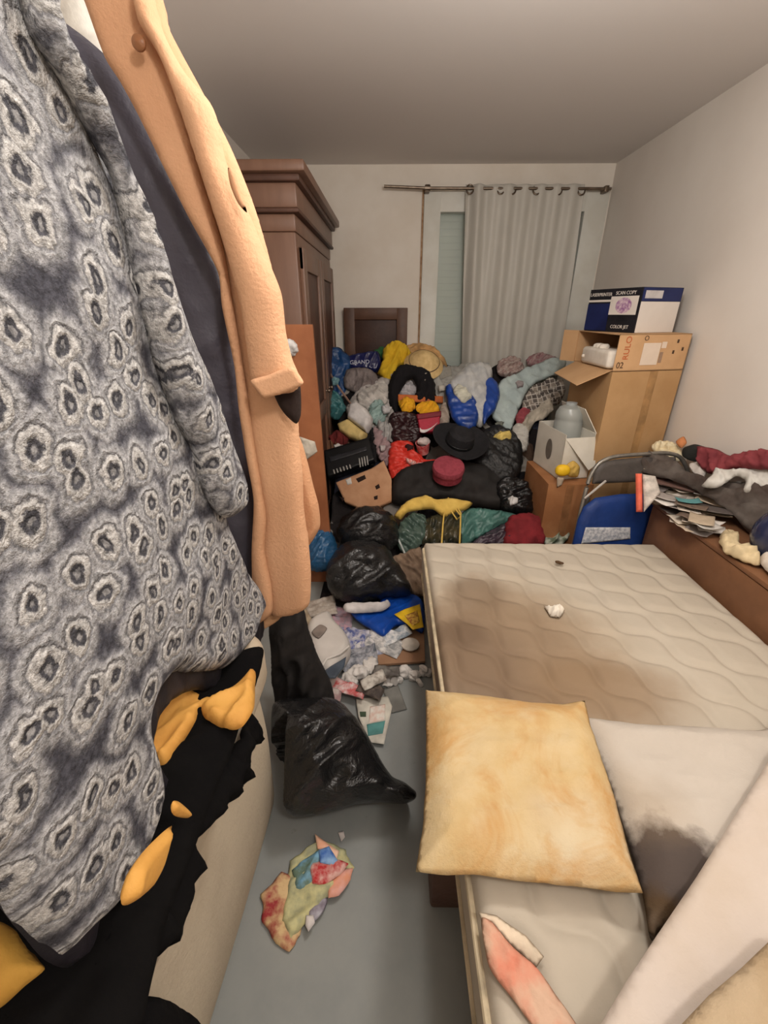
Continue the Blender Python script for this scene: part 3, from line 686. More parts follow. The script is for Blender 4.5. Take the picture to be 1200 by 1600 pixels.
def decal(parent, name, s0, s1, za, zb_, mat, off=.0015, o_=None, u=None):
    o_ = Nc if o_ is None else o_; u = ex_ if u is None else u
    nn = Vector((u.y, -u.x, 0)); P_ = lambda s, z_: o_+u*s+nn*off+Vector((0, 0, z_))
    return B().quad(P_(s0, za), P_(s1, za), P_(s1, zb_), P_(s0, zb_), .0008, nn).make(name, mat, parent)
ORG = M((206, 110, 66), .8); INK = M((88, 66, 50), .8); PAP = M((226, 208, 190), .8, (222, 204, 186), 20, 0)
decal(oc_, 'shipping_label', .155, .262, z0+.03, z1-.045, PAP)
decal(oc_, 'barcode_label', .268, .298, z0+.115, z1-.04, PAP); decal(oc_, 'barcode_label', .268, .288, z0+.04, z0+.095, M((170, 140, 116), .8))
def text(parent, name, s, o_, u, up, size, mat, ext=.0006):
    cu_ = bpy.data.curves.new(name, 'FONT'); cu_.body = s; cu_.size = size; cu_.extrude = ext; cu_.align_x = 'CENTER'; cu_.align_y = 'CENTER'
    to = bpy.data.objects.new(name, cu_); C.objects.link(to); bpy.context.view_layer.update()
    me = bpy.data.meshes.new_from_object(to); bpy.data.objects.remove(to)
    nn = u.cross(up).normalized(); R_ = Matrix((u, up, nn)).transposed()
    vv_ = [R_ @ v_.co+o_ for v_ in me.vertices]; ff = [tuple(p_.vertices) for p_ in me.polygons]
    return link(name, vv_, ff, mat, parent, False)
NN = Vector((ex_.y, -ex_.x, 0)); UPv = Vector((0, 0, 1))
text(oc_, 'printed_mark', '02', Nc+ex_*.035+NN*.0015+UPv*(z0+.03), ex_, UPv, .045, INK)
text(oc_, 'printed_mark', 'RULO', Nc+ex_*.06+NN*.0015+UPv*(z0+.118), UPv, -ex_, .046, ORG)
text(oc_, 'printed_mark', 'O', Nc+ex_*.165+NN*.0015+UPv*(z1-.022), ex_, UPv, .035, INK)
for s_, zz in ((.36, .14), (.40, .10), (.345, .085)): decal(oc_, 'printed_mark', s_, s_+.012, z0+zz, z0+zz+.018, INK)
# polystyrene
cps = onY(921, 562, 2.66)
ps = thing('polystyrene_block', (1.25, 2.68, z0+.006), 'white polystyrene packing block poking out of the open carton', 'packing block')
POLY = M((232, 224, 212), .8, (222, 212, 198), 12, .2, 90)
B().box((1.265, 2.66, z0+.008+.048), (.17, .36, .094), None, .02, 4).make('foam_body', POLY, ps)
for dy in (-.04, .0, .035): blob('foam_lump', (1.23, 2.70+dy, z0+.11), (.03, .022, .018), POLY, sub=3, amp=.004, sc=30, parent=ps)
blob('foam_lump', (1.178, 2.80, z0+.05), (.01, .01, .01), POLY, sub=3, amp=0, parent=ps)
# printer box
NAV = M((34, 44, 92), .35, (26, 34, 74), 6, .02); BLK = M((34, 34, 40), .35); WHT = M((222, 214, 206), .5, (218, 210, 202), 10, 0)
o_ = Vector((1.325, 2.56, 0)); ar = math.radians(20); u1 = Vector((math.cos(ar), math.sin(ar), 0)); u2 = Vector((-math.sin(ar), math.cos(ar), 0))
zb0, zb1 = z1+.002, 1.62
pb = thing('printer_box', (1.44, 2.8, zb0), 'dark blue and black printed box with round picture, topmost of the corner stack', 'box')
b = B(); prism(b, o_, u1, u2, .29, .37, zb0, zb1); b.make('box_body', BLK, pb)
L0 = o_+u2*.37; ul = -u2
def dl(name, a, b_, c_, d_, mat, off=.0015): return decal(pb, name, a*.37, b_*.37, zb0+c_*(zb1-zb0), zb0+d_*(zb1-zb0), mat, off, L0, ul)
dl('blue_panel', .0, .46, .02, .66, NAV); dl('white_stripe', 0, .5, .70, .75, WHT)
dl('picture_panel', .46, .97, .40, .82, WHT)
nl = Vector((ul.y, -ul.x, 0)); cpz = L0+ul*(.37*.72)+nl*.003+UPv*(zb0+.61*(zb1-zb0))
v_ = [cpz]; f_ = []
for k in range(24):
    a_ = 2*math.pi*k/24; v_.append(cpz+ul*(.055*math.cos(a_))+UPv*(.04*math.sin(a_)))
f_ = [(0, k+1, (k+1) % 24+1) for k in range(24)]
link('round_picture', v_, f_, M((150, 100, 150), .5, (214, 190, 200), 60, 0), pb, False)
for s_, zz, n__ in ((.24, .87, 'LASERPRINTER'), (.72, .89, 'SCAN COPY'), (.72, .12, 'COLOR JET')):
    text(pb, 'printed_text', n__, L0+ul*(.37*s_)+nl*.002+UPv*(zb0+zz*(zb1-zb0)), ul, UPv, .025, WHT)
def dr_(name, a, b_, c_, d_, mat, off=.0015): return decal(pb, name, a*.29, b_*.29, zb0+c_*(zb1-zb0), zb0+d_*(zb1-zb0), mat, off, o_, u1)
dr_('white_panel', .02, .98, .0, .69, WHT); dr_('blue_band', .02, .98, .70, .99, NAV); dr_('label_patch', .08, .5, .76, .93, M((200, 196, 196), .6), .003)

# lower carton and white box
lo = thing('low_carton', (1.05, 2.5, 0), 'plain brown carton on the floor behind the folded chair', 'carton')
o2 = Vector((.93, 2.36, 0))
prism(B(), o2, Vector((1, 0, 0)), Vector((0, 1, 0)), .265, .44, 0, .585).make('carton_body', M((168, 116, 76), .85, (150, 100, 62), 5), lo)
B().box((o2.x+.13, o2.y-.001, .29), (.045, .002, .58), bev=0).make('packing_tape', M((160, 112, 74), .3), lo)
wb = thing('white_carton', (1.08, 2.6, .587), 'white open carton with flaps up holding a grey water jug', 'carton')
WC = M((222, 216, 204), .7, (210, 204, 190), 6, .05)
Nw = Vector((1.01, 2.43, 0)); uw = Vector((.98, .2, 0)).normalized(); vw = Vector((-.12, .99, 0)).normalized(); lw, dw_ = .19, .36; z0w, z1w = .588, .86
prism(B(), Nw, uw, vw, lw, .004, z0w, z1w-.02).make('carton_side', WC, wb); prism(B(), Nw, uw, vw, .004, dw_, z0w, z1w).make('carton_side', WC, wb)
prism(B(), Nw+uw*(lw-.004), uw, vw, .004, dw_, z0w, z1w).make('carton_side', WC, wb); prism(B(), Nw+vw*(dw_-.004), uw, vw, lw, .004, z0w, z1w).make('carton_side', WC, wb)
prism(B(), Nw, uw, vw, lw, dw_, z0w, z0w+.004).make('carton_bottom', WC, wb)
zz = UPv*z1w; A_ = Nw+uw*lw+zz; B_ = Nw+uw*lw+vw*dw_+zz
A_ = Nw+uw*lw+zz-UPv*.0; 
B().quad(A_, B_, B_+Vector((-.05, 0, .12)), A_+Vector((-.07, .05, .13)), .004).make('flap', WC, wb)
A2 = Nw+zz-UPv*.02; B2 = Nw+uw*lw+zz-UPv*.02
B().quad(A2, B2, B2+Vector((.02, -.03, -.16)), B2+Vector((-.02, -.045, -.19)), .004).make('flap', WC, wb)
nW = Vector((uw.y, -uw.x, 0))
text(wb, 'printed_text', 'FRAGILE', Nw+uw*.07+nW*.002+UPv*(z1w-.045), uw, UPv, .024, M((110, 108, 104), .7))
nV = Vector((-vw.y, vw.x, 0))
c_ = Nw+vw*.17-uw*.003+UPv*(z0w+.14); v_ = [c_]; 
for k in range(20): a_ = 2*math.pi*k/20; v_.append(c_+vw*(.04*math.cos(a_))+UPv*(.065*math.sin(a_)))
link('hand_hole', v_, [(0, k+1, (k+1) % 20+1) for k in range(20)], M((120, 112, 102), .9), wb, False)
tri = Nw+uw*.155+nW*.003+UPv*(z0w+.13)
B().quad(tri, tri+uw*.025-UPv*.02, tri+uw*.02+UPv*.025, tri-uw*.004+UPv*.035, .001, nW).make('printed_mark', M((90, 88, 86), .7), wb)
jg = thing('water_jug', (1.09, 2.62, .6), 'translucent grey water jug standing inside the white open carton', 'jug')
GJ = NT('grey_translucent_plastic'); GJ.set(.3, .5); GJ.col((176, 180, 176)); GJ.b.inputs['Transmission Weight'].default_value = .25; 
B().lathe([(0, 0), (.075, 0), (.082, .02), (.082, .30), (.079, .31), (.082, .32), (.08, .35), (.065, .38), (.035, .395), (.0, .398)], (1.095, 2.64, .596)).make('jug_body', GJ.m, jg)
B().lathe([(.03, 0), (.032, .02), (.0, .022)], (1.095, 2.64, .596+.39)).make('jug_cap', M((190, 196, 196), .4), jg)
tag(blob('yellow_ball', onY(879, 735, 2.38), (.042, .03, .034), M((236, 192, 40), .5, (226, 178, 34)), amp=.002, sub=4), 'bright yellow oval ball at the front corner of the white carton', 'ball')
o = puff('yellowish_wrapper', pp([(884, 728), (896, 720), (906, 730), (902, 745), (888, 744)], (0, 2.395, 0), (0, -1, 0)), M((214, 176, 90), .7), (0, 2.395, 0), (0, -1, 0), .03, amp=.01, sc=30); tag(o, 'mustard crumpled wrapper right of the yellow ball', 'wrapper')
o = puff('paper_scrap', pp([(870, 745), (882, 747), (878, 758), (870, 762)], (0, 2.35, 0), (0, -1, 0)), M((186, 168, 148), .8), (0, 2.35, 0), (0, -1, 0), .012, curve=False, amp=0); tag(o, 'small pale paper tag stuck to the low carton under the yellow ball', 'paper')

# ------------------------------------------------------------------ cream sofa on the left with things on it
SX, SY1, SZ = -.345, .93, .73
CREAM = M((196, 182, 160), .9, (182, 167, 146), 4, .3, 90)
sofa = thing('sofa', (-.68, .2, 0), 'cream upholstered sofa side under the black garment, left of the floor', 'sofa')
def rounded_block(name, x0, x1, y0, y1, z0, z1, bulge, mat, parent, r=.07):
    bm = bmesh.new(); bmesh.ops.create_cube(bm, size=1)
    for v_ in bm.verts: v_.co = Vector((x0+(x1-x0)*(v_.co.x+.5), y0+(y1-y0)*(v_.co.y+.5), z0+(z1-z0)*(v_.co.z+.5)))
    bmesh.ops.bevel(bm, geom=bm.edges[:], offset=r, segments=6, affect='EDGES', profile=.5)
    bmesh.ops.subdivide_edges(bm, edges=[e_ for e_ in bm.edges if e_.calc_length() > .12], cuts=9, use_grid_fill=True)
    bm.verts.index_update(); vv_ = []
    for v_ in bm.verts:
        p_ = v_.co.copy(); sx = (p_.x-(x0+x1)/2)/((x1-x0)/2); gz = 1-((p_.z-(z0+z1)/2)/((z1-z0)/2))**2; gy = 1-((p_.y-(y0+y1)/2)/((y1-y0)/2))**6
        if sx > .2: p_.x += bulge*gz*gy
        if p_.y > (y0+y1)/2+.3*(y1-y0): p_.y += bulge*.8*gz
        p_.x = max(p_.x-.055*(y1-p_.y), XL+.02); p_ += noise.noise_vector(p_*4)*.006; vv_.append(p_)
    ff = [[q_.index for q_ in f_.verts] for f_ in bm.faces]; bm.free()
    return link(name, vv_, ff, mat, parent)
rounded_block('sofa_body', XL+.03, SX-.02, -.55, SY1-.02, .02, SZ-.11, .018, CREAM, sofa)
rounded_block('seat_cushion', XL+.03, SX+.005, -.5, SY1-.01, SZ-.20, SZ, .02, CREAM, sofa, .06)
# black garment draped over the sofa edge: side flap and top
BLK_ = M((11, 10, 11), .97, (15, 14, 14), 9, .2, 60, spec=.08)
top_pts = [onZ(a, b_, SZ+.02) for a, b_ in [(392, 1120), (330, 1135), (250, 1150)]]
gx_ = SX+.045
side = [onX(a, b_, gx_) for a, b_ in [(398, 1120), (406, 1118), (413, 1160), (384, 1170), (380, 1205), (352, 1260), (318, 1310), (306, 1380), (262, 1480), (228, 1545), (262, 1570), (300, 1610)]]
side += [Vector((gx_, .20, .3)), Vector((gx_, .16, SZ+.02)), Vector((gx_, .45, SZ+.025))]
def droop(q_):
    # folds back over the sofa top above its edge
    if q_.z > SZ-.02: return Vector((q_.x-(q_.z-(SZ-.02))*.8, q_.y, q_.z))
    return Vector((q_.x+.012*math.sin(q_.y*22+q_.z*3), q_.y, q_.z))
gar = thing('black_garment', (SX, .5, .3), 'black garment draped over the cream sofa below the patterned coat', 'garment')
puff('garment_front', side, BLK_, (gx_, .5, .6), (1, 0, 0), .03, back=.5, R=.02, amp=.006, sc=10, fold=.02, fsc=16, fdir=1.4, res=.010, warp=droop, parent=gar)
tp = [Vector(q_) for q_ in ((gx_-.005, .80, SZ+.02), (gx_, .3, SZ+.02), (gx_, .1, SZ+.02), (-.9, .1, SZ+.02), (-.9, .62, SZ+.02), (-.6, .70, SZ+.02), (-.45, .74, SZ+.02))]
puff('garment_back', tp, BLK_, (-.6, .4, SZ+.022), (0, 0, 1), .04, back=.4, amp=.01, sc=8, fold=.02, fsc=12, res=.014, parent=gar)
YEL = M((208, 156, 78), .7, (188, 132, 60), 7, .25, 40)
pl = [onZ(a, b_, SZ+.05) for a, b_ in [(398, 1052), (399, 1075), (396, 1110), (378, 1138), (350, 1140), (322, 1126), (312, 1110), (306, 1130), (285, 1165), (262, 1200), (240, 1195), (215, 1160), (215, 1140), (240, 1120), (262, 1104), (290, 1088), (312, 1084), (338, 1092), (366, 1076)]]
cc = sum(pl, Vector())/len(pl)
o = puff('yellow_cloth', pl, YEL, cc, (0, 0, 1), .02, back=.3, R=.012, amp=.006, fold=.02, fsc=16, fdir=1.2, res=.006)
tag(o, 'mustard yellow cloth bunched under the hem of the patterned coat', 'cloth')
pl = [onX(a, b_, gx_+.025) for a, b_ in [(270, 1252), (282, 1254), (300, 1272), (294, 1278), (276, 1276), (268, 1268)]]; cc = sum(pl, Vector())/len(pl)
tag(puff('yellow_scrap', pl, YEL, cc, (1, 0, 0), .012, amp=.002, R=.01, res=.003), 'tiny yellow tip sticking out of the black garment', 'scrap')
pl = [onX(a, b_, gx_+.02) for a, b_ in [(268, 1290), (262, 1310), (254, 1350), (236, 1388), (212, 1408), (190, 1412), (205, 1360), (235, 1320)]]; cc = sum(pl, Vector())/len(pl)
tag(puff('yellow_cloth', pl, YEL, cc, (1, 0, 0), .02, amp=.004, R=.012, fold=.008, res=.005), 'narrow yellow cloth strip along the lower hem of the patterned coat', 'cloth')
pl = [Vector(q_) for q_ in ((-.36, .245, .775), (-.36, .16, .775), (-.5, .12, .78), (-.62, .16, .78), (-.62, .3, .78), (-.48, .30, .78))]
pl = [onZ(a, b_, SZ+.06) for a, b_ in [(-60, 1420), (0, 1440), (30, 1460), (62, 1502), (70, 1515), (40, 1540), (0, 1575), (-60, 1600)]]; cc = sum(pl, Vector())/len(pl)
tag(puff('yellow_cloth', pl, M((196, 150, 66), .8, (170, 124, 50), 6), cc, (0, 0, 1), .035, back=.3, amp=.006, R=.02, fold=.01, res=.005), 'ochre yellow cloth in the bottom left corner on the black garment', 'cloth')

# ------------------------------------------------------------------ coats
HX = -.40
rail = thing('clothes_rail', (-.58, .46, 2.06), 'metal clothes rail hung from the ceiling above the hanging coats on the left', 'clothes rail')
# the patterned coat
t = NT('rosette_boucle_wool'); t.set(.95, .15)
mp = t.n('ShaderNodeMapping'); mp.inputs['Rotation'].default_value = (0, -math.pi/2, 0); mp.inputs['Scale'].default_value = (.9, 1, 1); t.l(t.tc.outputs['Object'], mp.inputs[0])
wn = t.n('ShaderNodeTexNoise'); wn.inputs['Scale'].default_value = 22; t.l(mp.outputs[0], wn.inputs['Vector'])
va = t.n('ShaderNodeVectorMath', operation='MULTIPLY_ADD'); va.inputs[1].default_value = (.032, .032, .032); t.l(wn.outputs['Color'], va.inputs[0]); t.l(mp.outputs[0], va.inputs[2])
vo = t.n('ShaderNodeTexVoronoi', voronoi_dimensions='2D'); vo.inputs['Scale'].default_value = 17; vo.inputs['Randomness'].default_value = .8; t.l(va.outputs[0], vo.inputs['Vector'])
d = t.math('ADD', vo.outputs['Distance'], t.math('MULTIPLY', t.math('SUBTRACT', t.noise(85, 4, .7), .5), .3))
ringc = t.ramp(d, [(.05, (150, 149, 150)), (.09, (84, 84, 90)), (.16, (86, 86, 92)), (.21, (196, 194, 192)), (.31, (204, 202, 200)), (.37, (130, 130, 134)), (.44, (184, 184, 186)), (.54, (166, 166, 169)), (.63, (118, 118, 124)), (.76, (78, 78, 86))])
curl = t.ramp(t.noise(130, 4, .7), [(.35, (175, 175, 175)), (.65, (255, 255, 255))])
t.col(t.mix(1.0, ringc, curl, 'MULTIPLY'))
hh = t.ramp(d, [(.08, (0, 0, 0, 1)), (.24, (1, 1, 1, 1)), (.36, (.4, .4, .4, 1)), (.44, (.9, .9, .9, 1)), (.75, (0, 0, 0, 1))])
t.bump(t.math('ADD', hh, t.math('MULTIPLY', t.noise(120, 4, .7), .7)), .7, .008); BOU = t.m
LIN = M((30, 28, 33), .55, (40, 37, 44), 8, .2, 30)
coat = thing('patterned_coat', (-.36, .55, .83), 'grey and black wool coat with ring pattern hanging at the left', 'coat')
cpx = -.36; cn = Vector((1, 0, 0))
def cps_(px): return [onX(a, b_, cpx) for a, b_ in px]
body = cps_([(50, -60), (70, 60), (110, 150), (160, 240), (195, 340), (235, 470), (275, 600), (315, 720), (345, 810), (372, 870), (398, 915), (407, 945), (399, 968), (386, 1005), (352, 1042), (300, 1050), (268, 1052), (236, 1090), (229, 1130), (243, 1185), (246, 1230), (232, 1285), (208, 1345), (178, 1405), (140, 1450), (98, 1488), (60, 1470), (20, 1435), (-60, 1370)])
body += [Vector((cpx, .10, 1.1)), Vector((cpx, .14, 1.5)), Vector((cpx, .30, 1.93)), Vector((cpx, .5, 1.95))]
def flare(q_):
    s_ = max(0, 1.75-q_.z); return Vector((q_.x+.022*math.sin(q_.y*17+1.2*q_.z)*s_+.03*(s_-.4), q_.y, q_.z))
def flare2(q_): q_ = flare(q_); return q_
puff('coat_body', body, BOU, (cpx, .5, 1.3), cn, .05, back=.5, R=.035, amp=.010, sc=6, res=.010, jag=.004, parent=coat, seed=3)
slv = [onX(a, b_, cpx+.04) for a, b_ in [(72, -40), (78, 4), (87, 48), (117, 96), (152, 160), (178, 224), (196, 270), (214, 310), (231, 360), (245, 405), (262, 460), (282, 516), (306, 568), (330, 630), (348, 680), (366, 730), (375, 775), (372, 800), (354, 810), (338, 796), (322, 760), (306, 700), (286, 660), (266, 604), (242, 520), (222, 440), (202, 344), (184, 280), (150, 210), (100, 120), (60, 50), (40, -40)]]
puff('sleeve', slv, BOU, (cpx+.04, .6, 1.3), cn, .055, back=.5, R=.03, amp=.004, sc=9, res=.009, jag=.004, parent=coat, seed=9)
inn = lambda q_: q_
lx_ = cpx-.022
lin_ = [onX(a, b_, lx_) for a, b_ in [(330, 840), (385, 900), (412, 950), (408, 1000), (392, 1030), (362, 1068), (338, 1084), (310, 1078), (290, 1082), (262, 1098), (240, 1128), (232, 1170), (262, 1220), (272, 1262), (262, 1310), (236, 1360), (205, 1410), (176, 1460), (140, 1492), (104, 1512), (70, 1500), (30, 1455), (-60, 1380)]]
lin_ += [Vector((lx_, .12, 1.0)), Vector((lx_, .4, 1.15))]
puff('lining', lin_, LIN, (lx_, .5, .9), cn, .02, back=.5, R=.015, amp=.004, sc=9, fold=.008, fsc=14, fdir=1.5, res=.012, parent=coat)
# orange coat
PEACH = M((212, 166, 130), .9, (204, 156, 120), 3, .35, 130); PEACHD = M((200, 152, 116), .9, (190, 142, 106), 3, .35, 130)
oy = 1.02; on = Vector((0, -1, 0))
oc = thing('orange_coat', (-.3, oy, .78), 'pale orange wool coat with buttoned cuff flap hanging beside the patterned coat', 'coat')
def oo(px, y_): return [onY(a, b_, y_) for a, b_ in px]
seam = [(206, -30), (218, 44), (248, 90), (280, 172), (308, 280), (340, 384), (360, 500), (376, 600), (389, 691), (402, 770), (408, 809), (406, 862), (416, 914), (424, 958)]
pl = oo(seam+[(444, 962), (468, 956), (483, 944), (486, 900), (482, 848), (475, 796), (473, 744), (468, 697), (465, 640), (452, 560), (430, 440), (400, 330), (365, 240), (320, 150), (262, 40), (245, -30)], oy)
def roundoff(q_): return q_
puff('coat_body', pl, PEACH, (-.3, oy, 1.3), on, .09, back=.65, R=.045, amp=.005, sc=4, fold=.002, fsc=7, fdir=1.6, res=.010, parent=oc)
pl = oo([(120, -30), (132, 2), (164, 90), (188, 128), (216, 180), (256, 262), (296, 342), (340, 424), (347, 480), (366, 572), (373, 640), (385, 717), (396, 783), (393, 868), (398, 972), (412, 970), (426, 955)]+[(a+8, b_) for a, b_ in reversed(seam[:-1])], oy-.035)
puff('front_placket', pl, PEACH, (-.3, oy-.035, 1.3), on, .03, back=.5, R=.02, amp=.002, sc=5, res=.010, parent=oc)
sl = [(232, -30), (256, 52), (288, 112), (328, 160), (341, 192), (352, 248), (372, 300), (390, 335), (420, 408), (440, 460), (447, 520), (457, 562), (468, 590), (462, 612), (430, 618), (405, 612), (392, 590), (385, 540), (374, 470), (352, 390), (318, 285), (284, 180), (250, 90), (215, 30), (210, -30)]
sleeve = puff('sleeve', oo(sl, oy-.06), PEACH, (-.3, oy-.06, 1.5), on, .085, back=.5, R=.05, amp=.004, sc=4, fold=.003, fsc=6, fdir=1.2, res=.009, parent=oc)
sleeve['w'] = WPOS[sleeve.name]
puff('cuff_flap', oo([(391, 595), (418, 586), (447, 574), (458, 575), (466, 586), (473, 598), (468, 604), (446, 614), (428, 619), (412, 623), (402, 612)], oy-.115), PEACH, (-.3, oy-.115, 1.3), Vector((.12, -1, .1)), .018, back=.5, R=.006, edge=.008, amp=.001, res=.005, parent=sleeve)
puff('sleeve_opening_shade', oo([(428, 608), (466, 600), (470, 612), (470, 648), (463, 662), (446, 648), (434, 630)], oy-.055), M((46, 34, 30), .95), (-.3, oy-.055, 1.3), on, .03, back=.5, R=.02, amp=.002, res=.005, parent=sleeve)  # dark sheet, its colour stands in for the shade inside the cuff
puff('back_panel', oo([(425, 640), (466, 680), (480, 720), (490, 760), (498, 790), (500, 822), (490, 842), (478, 858), (450, 880), (420, 860), (412, 760)], oy+.085), PEACHD, (-.25, oy+.085, 1.1), on, .05, back=.5, R=.02, amp=.003, res=.006, parent=oc)
puff('hem_facing', oo([(392, 960), (440, 955), (436, 968), (418, 980), (402, 985)], oy+.02), M((226, 176, 134), .9), (-.3, oy+.02, .8), on, .02, R=.01, amp=.002, res=.005, parent=oc)
bt = onY(218, 68, oy-.075)
B().lathe([(0, .008), (.009, .006), (.011, .004), (.011, 0), (0, 0)], bt, Matrix.Rotation(math.pi/2, 3, 'X'), 24).make('button', M((150, 100, 66), .4), oc)
puff('shoulder_tab', oo([(356, 262), (366, 270), (376, 300), (386, 332), (372, 318), (360, 290)], oy-.11), PEACHD, (-.4, oy-.11, 1.6), on, .012, R=.006, amp=0, res=.004, parent=oc)
# black padded jacket between
NYL = NT('black_padded_nylon'); NYL.set(.5, .3); NYL.col(NYL.mix(NYL.noise(5, 4), (84, 82, 94), (56, 54, 62))); NYL.bump(NYL.noise(16, 4, .6), .4, .02)
jy = 1.10
pl = [onY(a, b_, jy) for a, b_ in [(40, -30), (78, 16), (100, 34), (130, 56), (168, 90), (215, 150), (262, 240), (310, 330), (352, 420), (368, 480), (372, 560), (386, 660), (404, 760), (412, 860), (410, 960), (405, 1000), (385, 1010), (340, 880), (290, 700), (220, 500), (150, 300), (60, 100)]]
jk = puff('padded_jacket', pl, NYL.m, (-.4, jy, 1.3), on, .09, back=.5, R=.05, amp=.02, sc=7, fold=.012, fsc=9, fdir=1.9, res=.012)
tag(jk, 'black padded jacket hanging between the patterned coat and the orange coat', 'jacket')
# white shirt added behind, stands in for a brightly lit patch
sy = 1.32
pl = [onY(a, b_, sy) for a, b_ in [(60, -60), (160, -60), (150, 20), (175, 100), (200, 170), (210, 300), (160, 330), (110, 250), (70, 120)]]
ws = puff('bright_patch_shirt', pl, M((244, 240, 230), .85), (-.6, sy, 1.9), on, .05, back=.5, R=.03, amp=.006, fold=.01, fsc=9, fdir=1.5, res=.014)
tag(ws, 'white shirt showing between the padded jacket and the orange coat at top', 'shirt')
# rail and hangers (above the frame)
RX, RZ = -.58, 2.06
B().tube([(RX, -.3, RZ), (RX, 1.22, RZ)], .012, 12).make('rail_bar', METAL, rail)
for yy_ in (-.28, 1.2): B().tube([(RX, yy_, RZ), (RX, yy_, H-.004)], .012, 12).make('hanging_bar', METAL, rail)
for yy_ in (-.28, 1.2): B().lathe([(0, 0), (.04, 0), (.04, .012), (0, .012)], (RX, yy_, H-.014)).make('ceiling_plate', METAL, rail)

# ------------------------------------------------------------------ floor things
def bagshape(c, r, rot, tail, rad, flat=.9, **kw): pass
fb = [(428, 1100), (470, 1092), (505, 1090), (530, 1096), (552, 1118), (575, 1150), (594, 1185), (612, 1212), (632, 1222), (648, 1236), (648, 1248), (630, 1256), (590, 1254), (555, 1258), (520, 1268), (480, 1276), (455, 1274), (438, 1250), (432, 1200), (424, 1150)]
bn = Vector((.12, -.52, .85)).normalized()
bcen = onZ(520, 1190, .16)
def above(q_): return Vector((max(q_.x, SX+.03 if q_.y < .95 else -.42), q_.y, max(q_.z, .004)))
o = puff('bin_bag', pp(fb, bcen, bn), BLACKBAG, bcen, bn, .30, back=.5, R=.13, amp=.035, sc=6, fold=.04, fsc=9, fdir=.5, res=.006, warp=above, seed=21)
tag(o, 'full black bin bag on the grey floor in front, tied end pointing right', 'bin bag', None)
# tall black bag/garment behind
pl = [(410, 975), (440, 962), (470, 958), (484, 1000), (500, 1040), (518, 1075), (524, 1110), (500, 1150), (430, 1160), (420, 1090), (412, 1020)]
bc = onY(450, 1040, 1.2)
o = puff('black_garment', [onY(a, b_, 1.2) for a, b_ in pl], M((22, 20, 20), .85, (34, 30, 28), 8, .3, 30), bc, (0.1, -1, .1), .16, back=.6, R=.07, amp=.03, sc=9, fold=.05, fsc=13, fdir=1.5, res=.009, warp=above)
tag(o, 'black cloth heap standing between sofa end and the front bin bag', 'garment')
LINO = [0]
def onfloor(name, pix, mat, label, cat, z_=.015, thick=.02, group=None, **kw):
    pl_ = [onZ(a, b_, z_) for a, b_ in pix]; cc_ = sum(pl_, Vector())/len(pl_)
    kw.setdefault('back', .35); kw.setdefault('R', .012); kw.setdefault('amp', .004); kw.setdefault('fold', .008); kw.setdefault('fsc', 20)
    o_ = puff(name, pl_, mat, cc_, (0, 0, 1), thick, warp=lambda q_: Vector((q_.x, q_.y, max(q_.z, .002))), **kw)
    return tag(o_, label, cat, group)
def pcol(c1, c2, sc=30, rough=.6): return M(c1, rough, c2, sc, .05)
# colourful magazines at the front
mg = onfloor('magazine', [(410, 1400), (440, 1365), (470, 1372), (476, 1420), (470, 1462), (452, 1488), (430, 1478), (412, 1440)], pcol((150, 50, 52), (206, 176, 130), 26), 'crumpled dark red magazine page at the lower end of the small heap on the floor', 'magazine', .008, .012, jag=.008, curve=False, edge=.003, fold=.01)
onfloor('magazine', [(452, 1345), (500, 1312), (540, 1330), (552, 1356), (520, 1395), (478, 1440), (452, 1470), (440, 1440), (450, 1390)], pcol((196, 190, 140), (150, 150, 120), 30), 'olive cream magazine in the middle of the small heap on the floor', 'magazine', .015, .014, jag=.008, curve=False, edge=.003, fold=.01)
onfloor('magazine', [(455, 1360), (494, 1330), (512, 1322), (528, 1348), (500, 1378), (478, 1392), (462, 1388)], pcol((92, 112, 96), (120, 168, 196), 24), 'green and blue magazine cover on the small floor heap', 'magazine', .026, .010, edge=.002, fold=.006, curve=False, jag=.006)
onfloor('magazine', [(486, 1350), (520, 1340), (544, 1350), (530, 1368), (508, 1380), (490, 1378)], pcol((184, 44, 48), (214, 170, 160), 40), 'bright red magazine cover with pale print on the floor heap', 'magazine', .034, .010, edge=.002, fold=.006, curve=False, jag=.006)
onfloor('magazine', [(492, 1303), (512, 1318), (530, 1330), (526, 1342), (508, 1330), (496, 1326)], pcol((232, 168, 136), (236, 196, 170), 20), 'salmon page corner at the upper tip of the floor heap', 'magazine', .036, .008, edge=.001, fold=.002, curve=False)
onfloor('magazine', [(498, 1328), (514, 1322), (528, 1345), (520, 1352), (500, 1348)], pcol((70, 110, 182), (140, 176, 214), 24), 'small blue picture page beside the salmon page corner', 'magazine', .041, .008, edge=.001, fold=.002, curve=False)
onfloor('magazine', [(512, 1380), (534, 1360), (552, 1356), (548, 1374), (530, 1398), (514, 1402)], pcol((222, 150, 118), (224, 170, 160), 20), 'pinkish orange page at the right side of the floor heap', 'magazine', .024, .010, edge=.001, fold=.005, curve=False, jag=.005)
onfloor('paper_scrap', [(478, 1430), (490, 1430), (492, 1442), (482, 1456), (477, 1446)], M((220, 212, 208), .8), 'small white scrap at the right of the dark red page', 'paper', .03, .008, curve=False, edge=.001, fold=0)
onfloor('paper_scrap', [(528, 1300), (537, 1298), (539, 1308), (533, 1315)], M((220, 212, 208), .8), 'tiny white scrap above the magazine heap on bare floor', 'paper', .006, .006, curve=False, edge=.001, fold=0)
onfloor('magazine', [(480, 1425), (500, 1400), (512, 1405), (505, 1425), (490, 1440)], pcol((120, 110, 122), (170, 166, 176), 30), 'grey purple page fragment between white scrap and orange page', 'magazine', .02, .008, fold=.003)
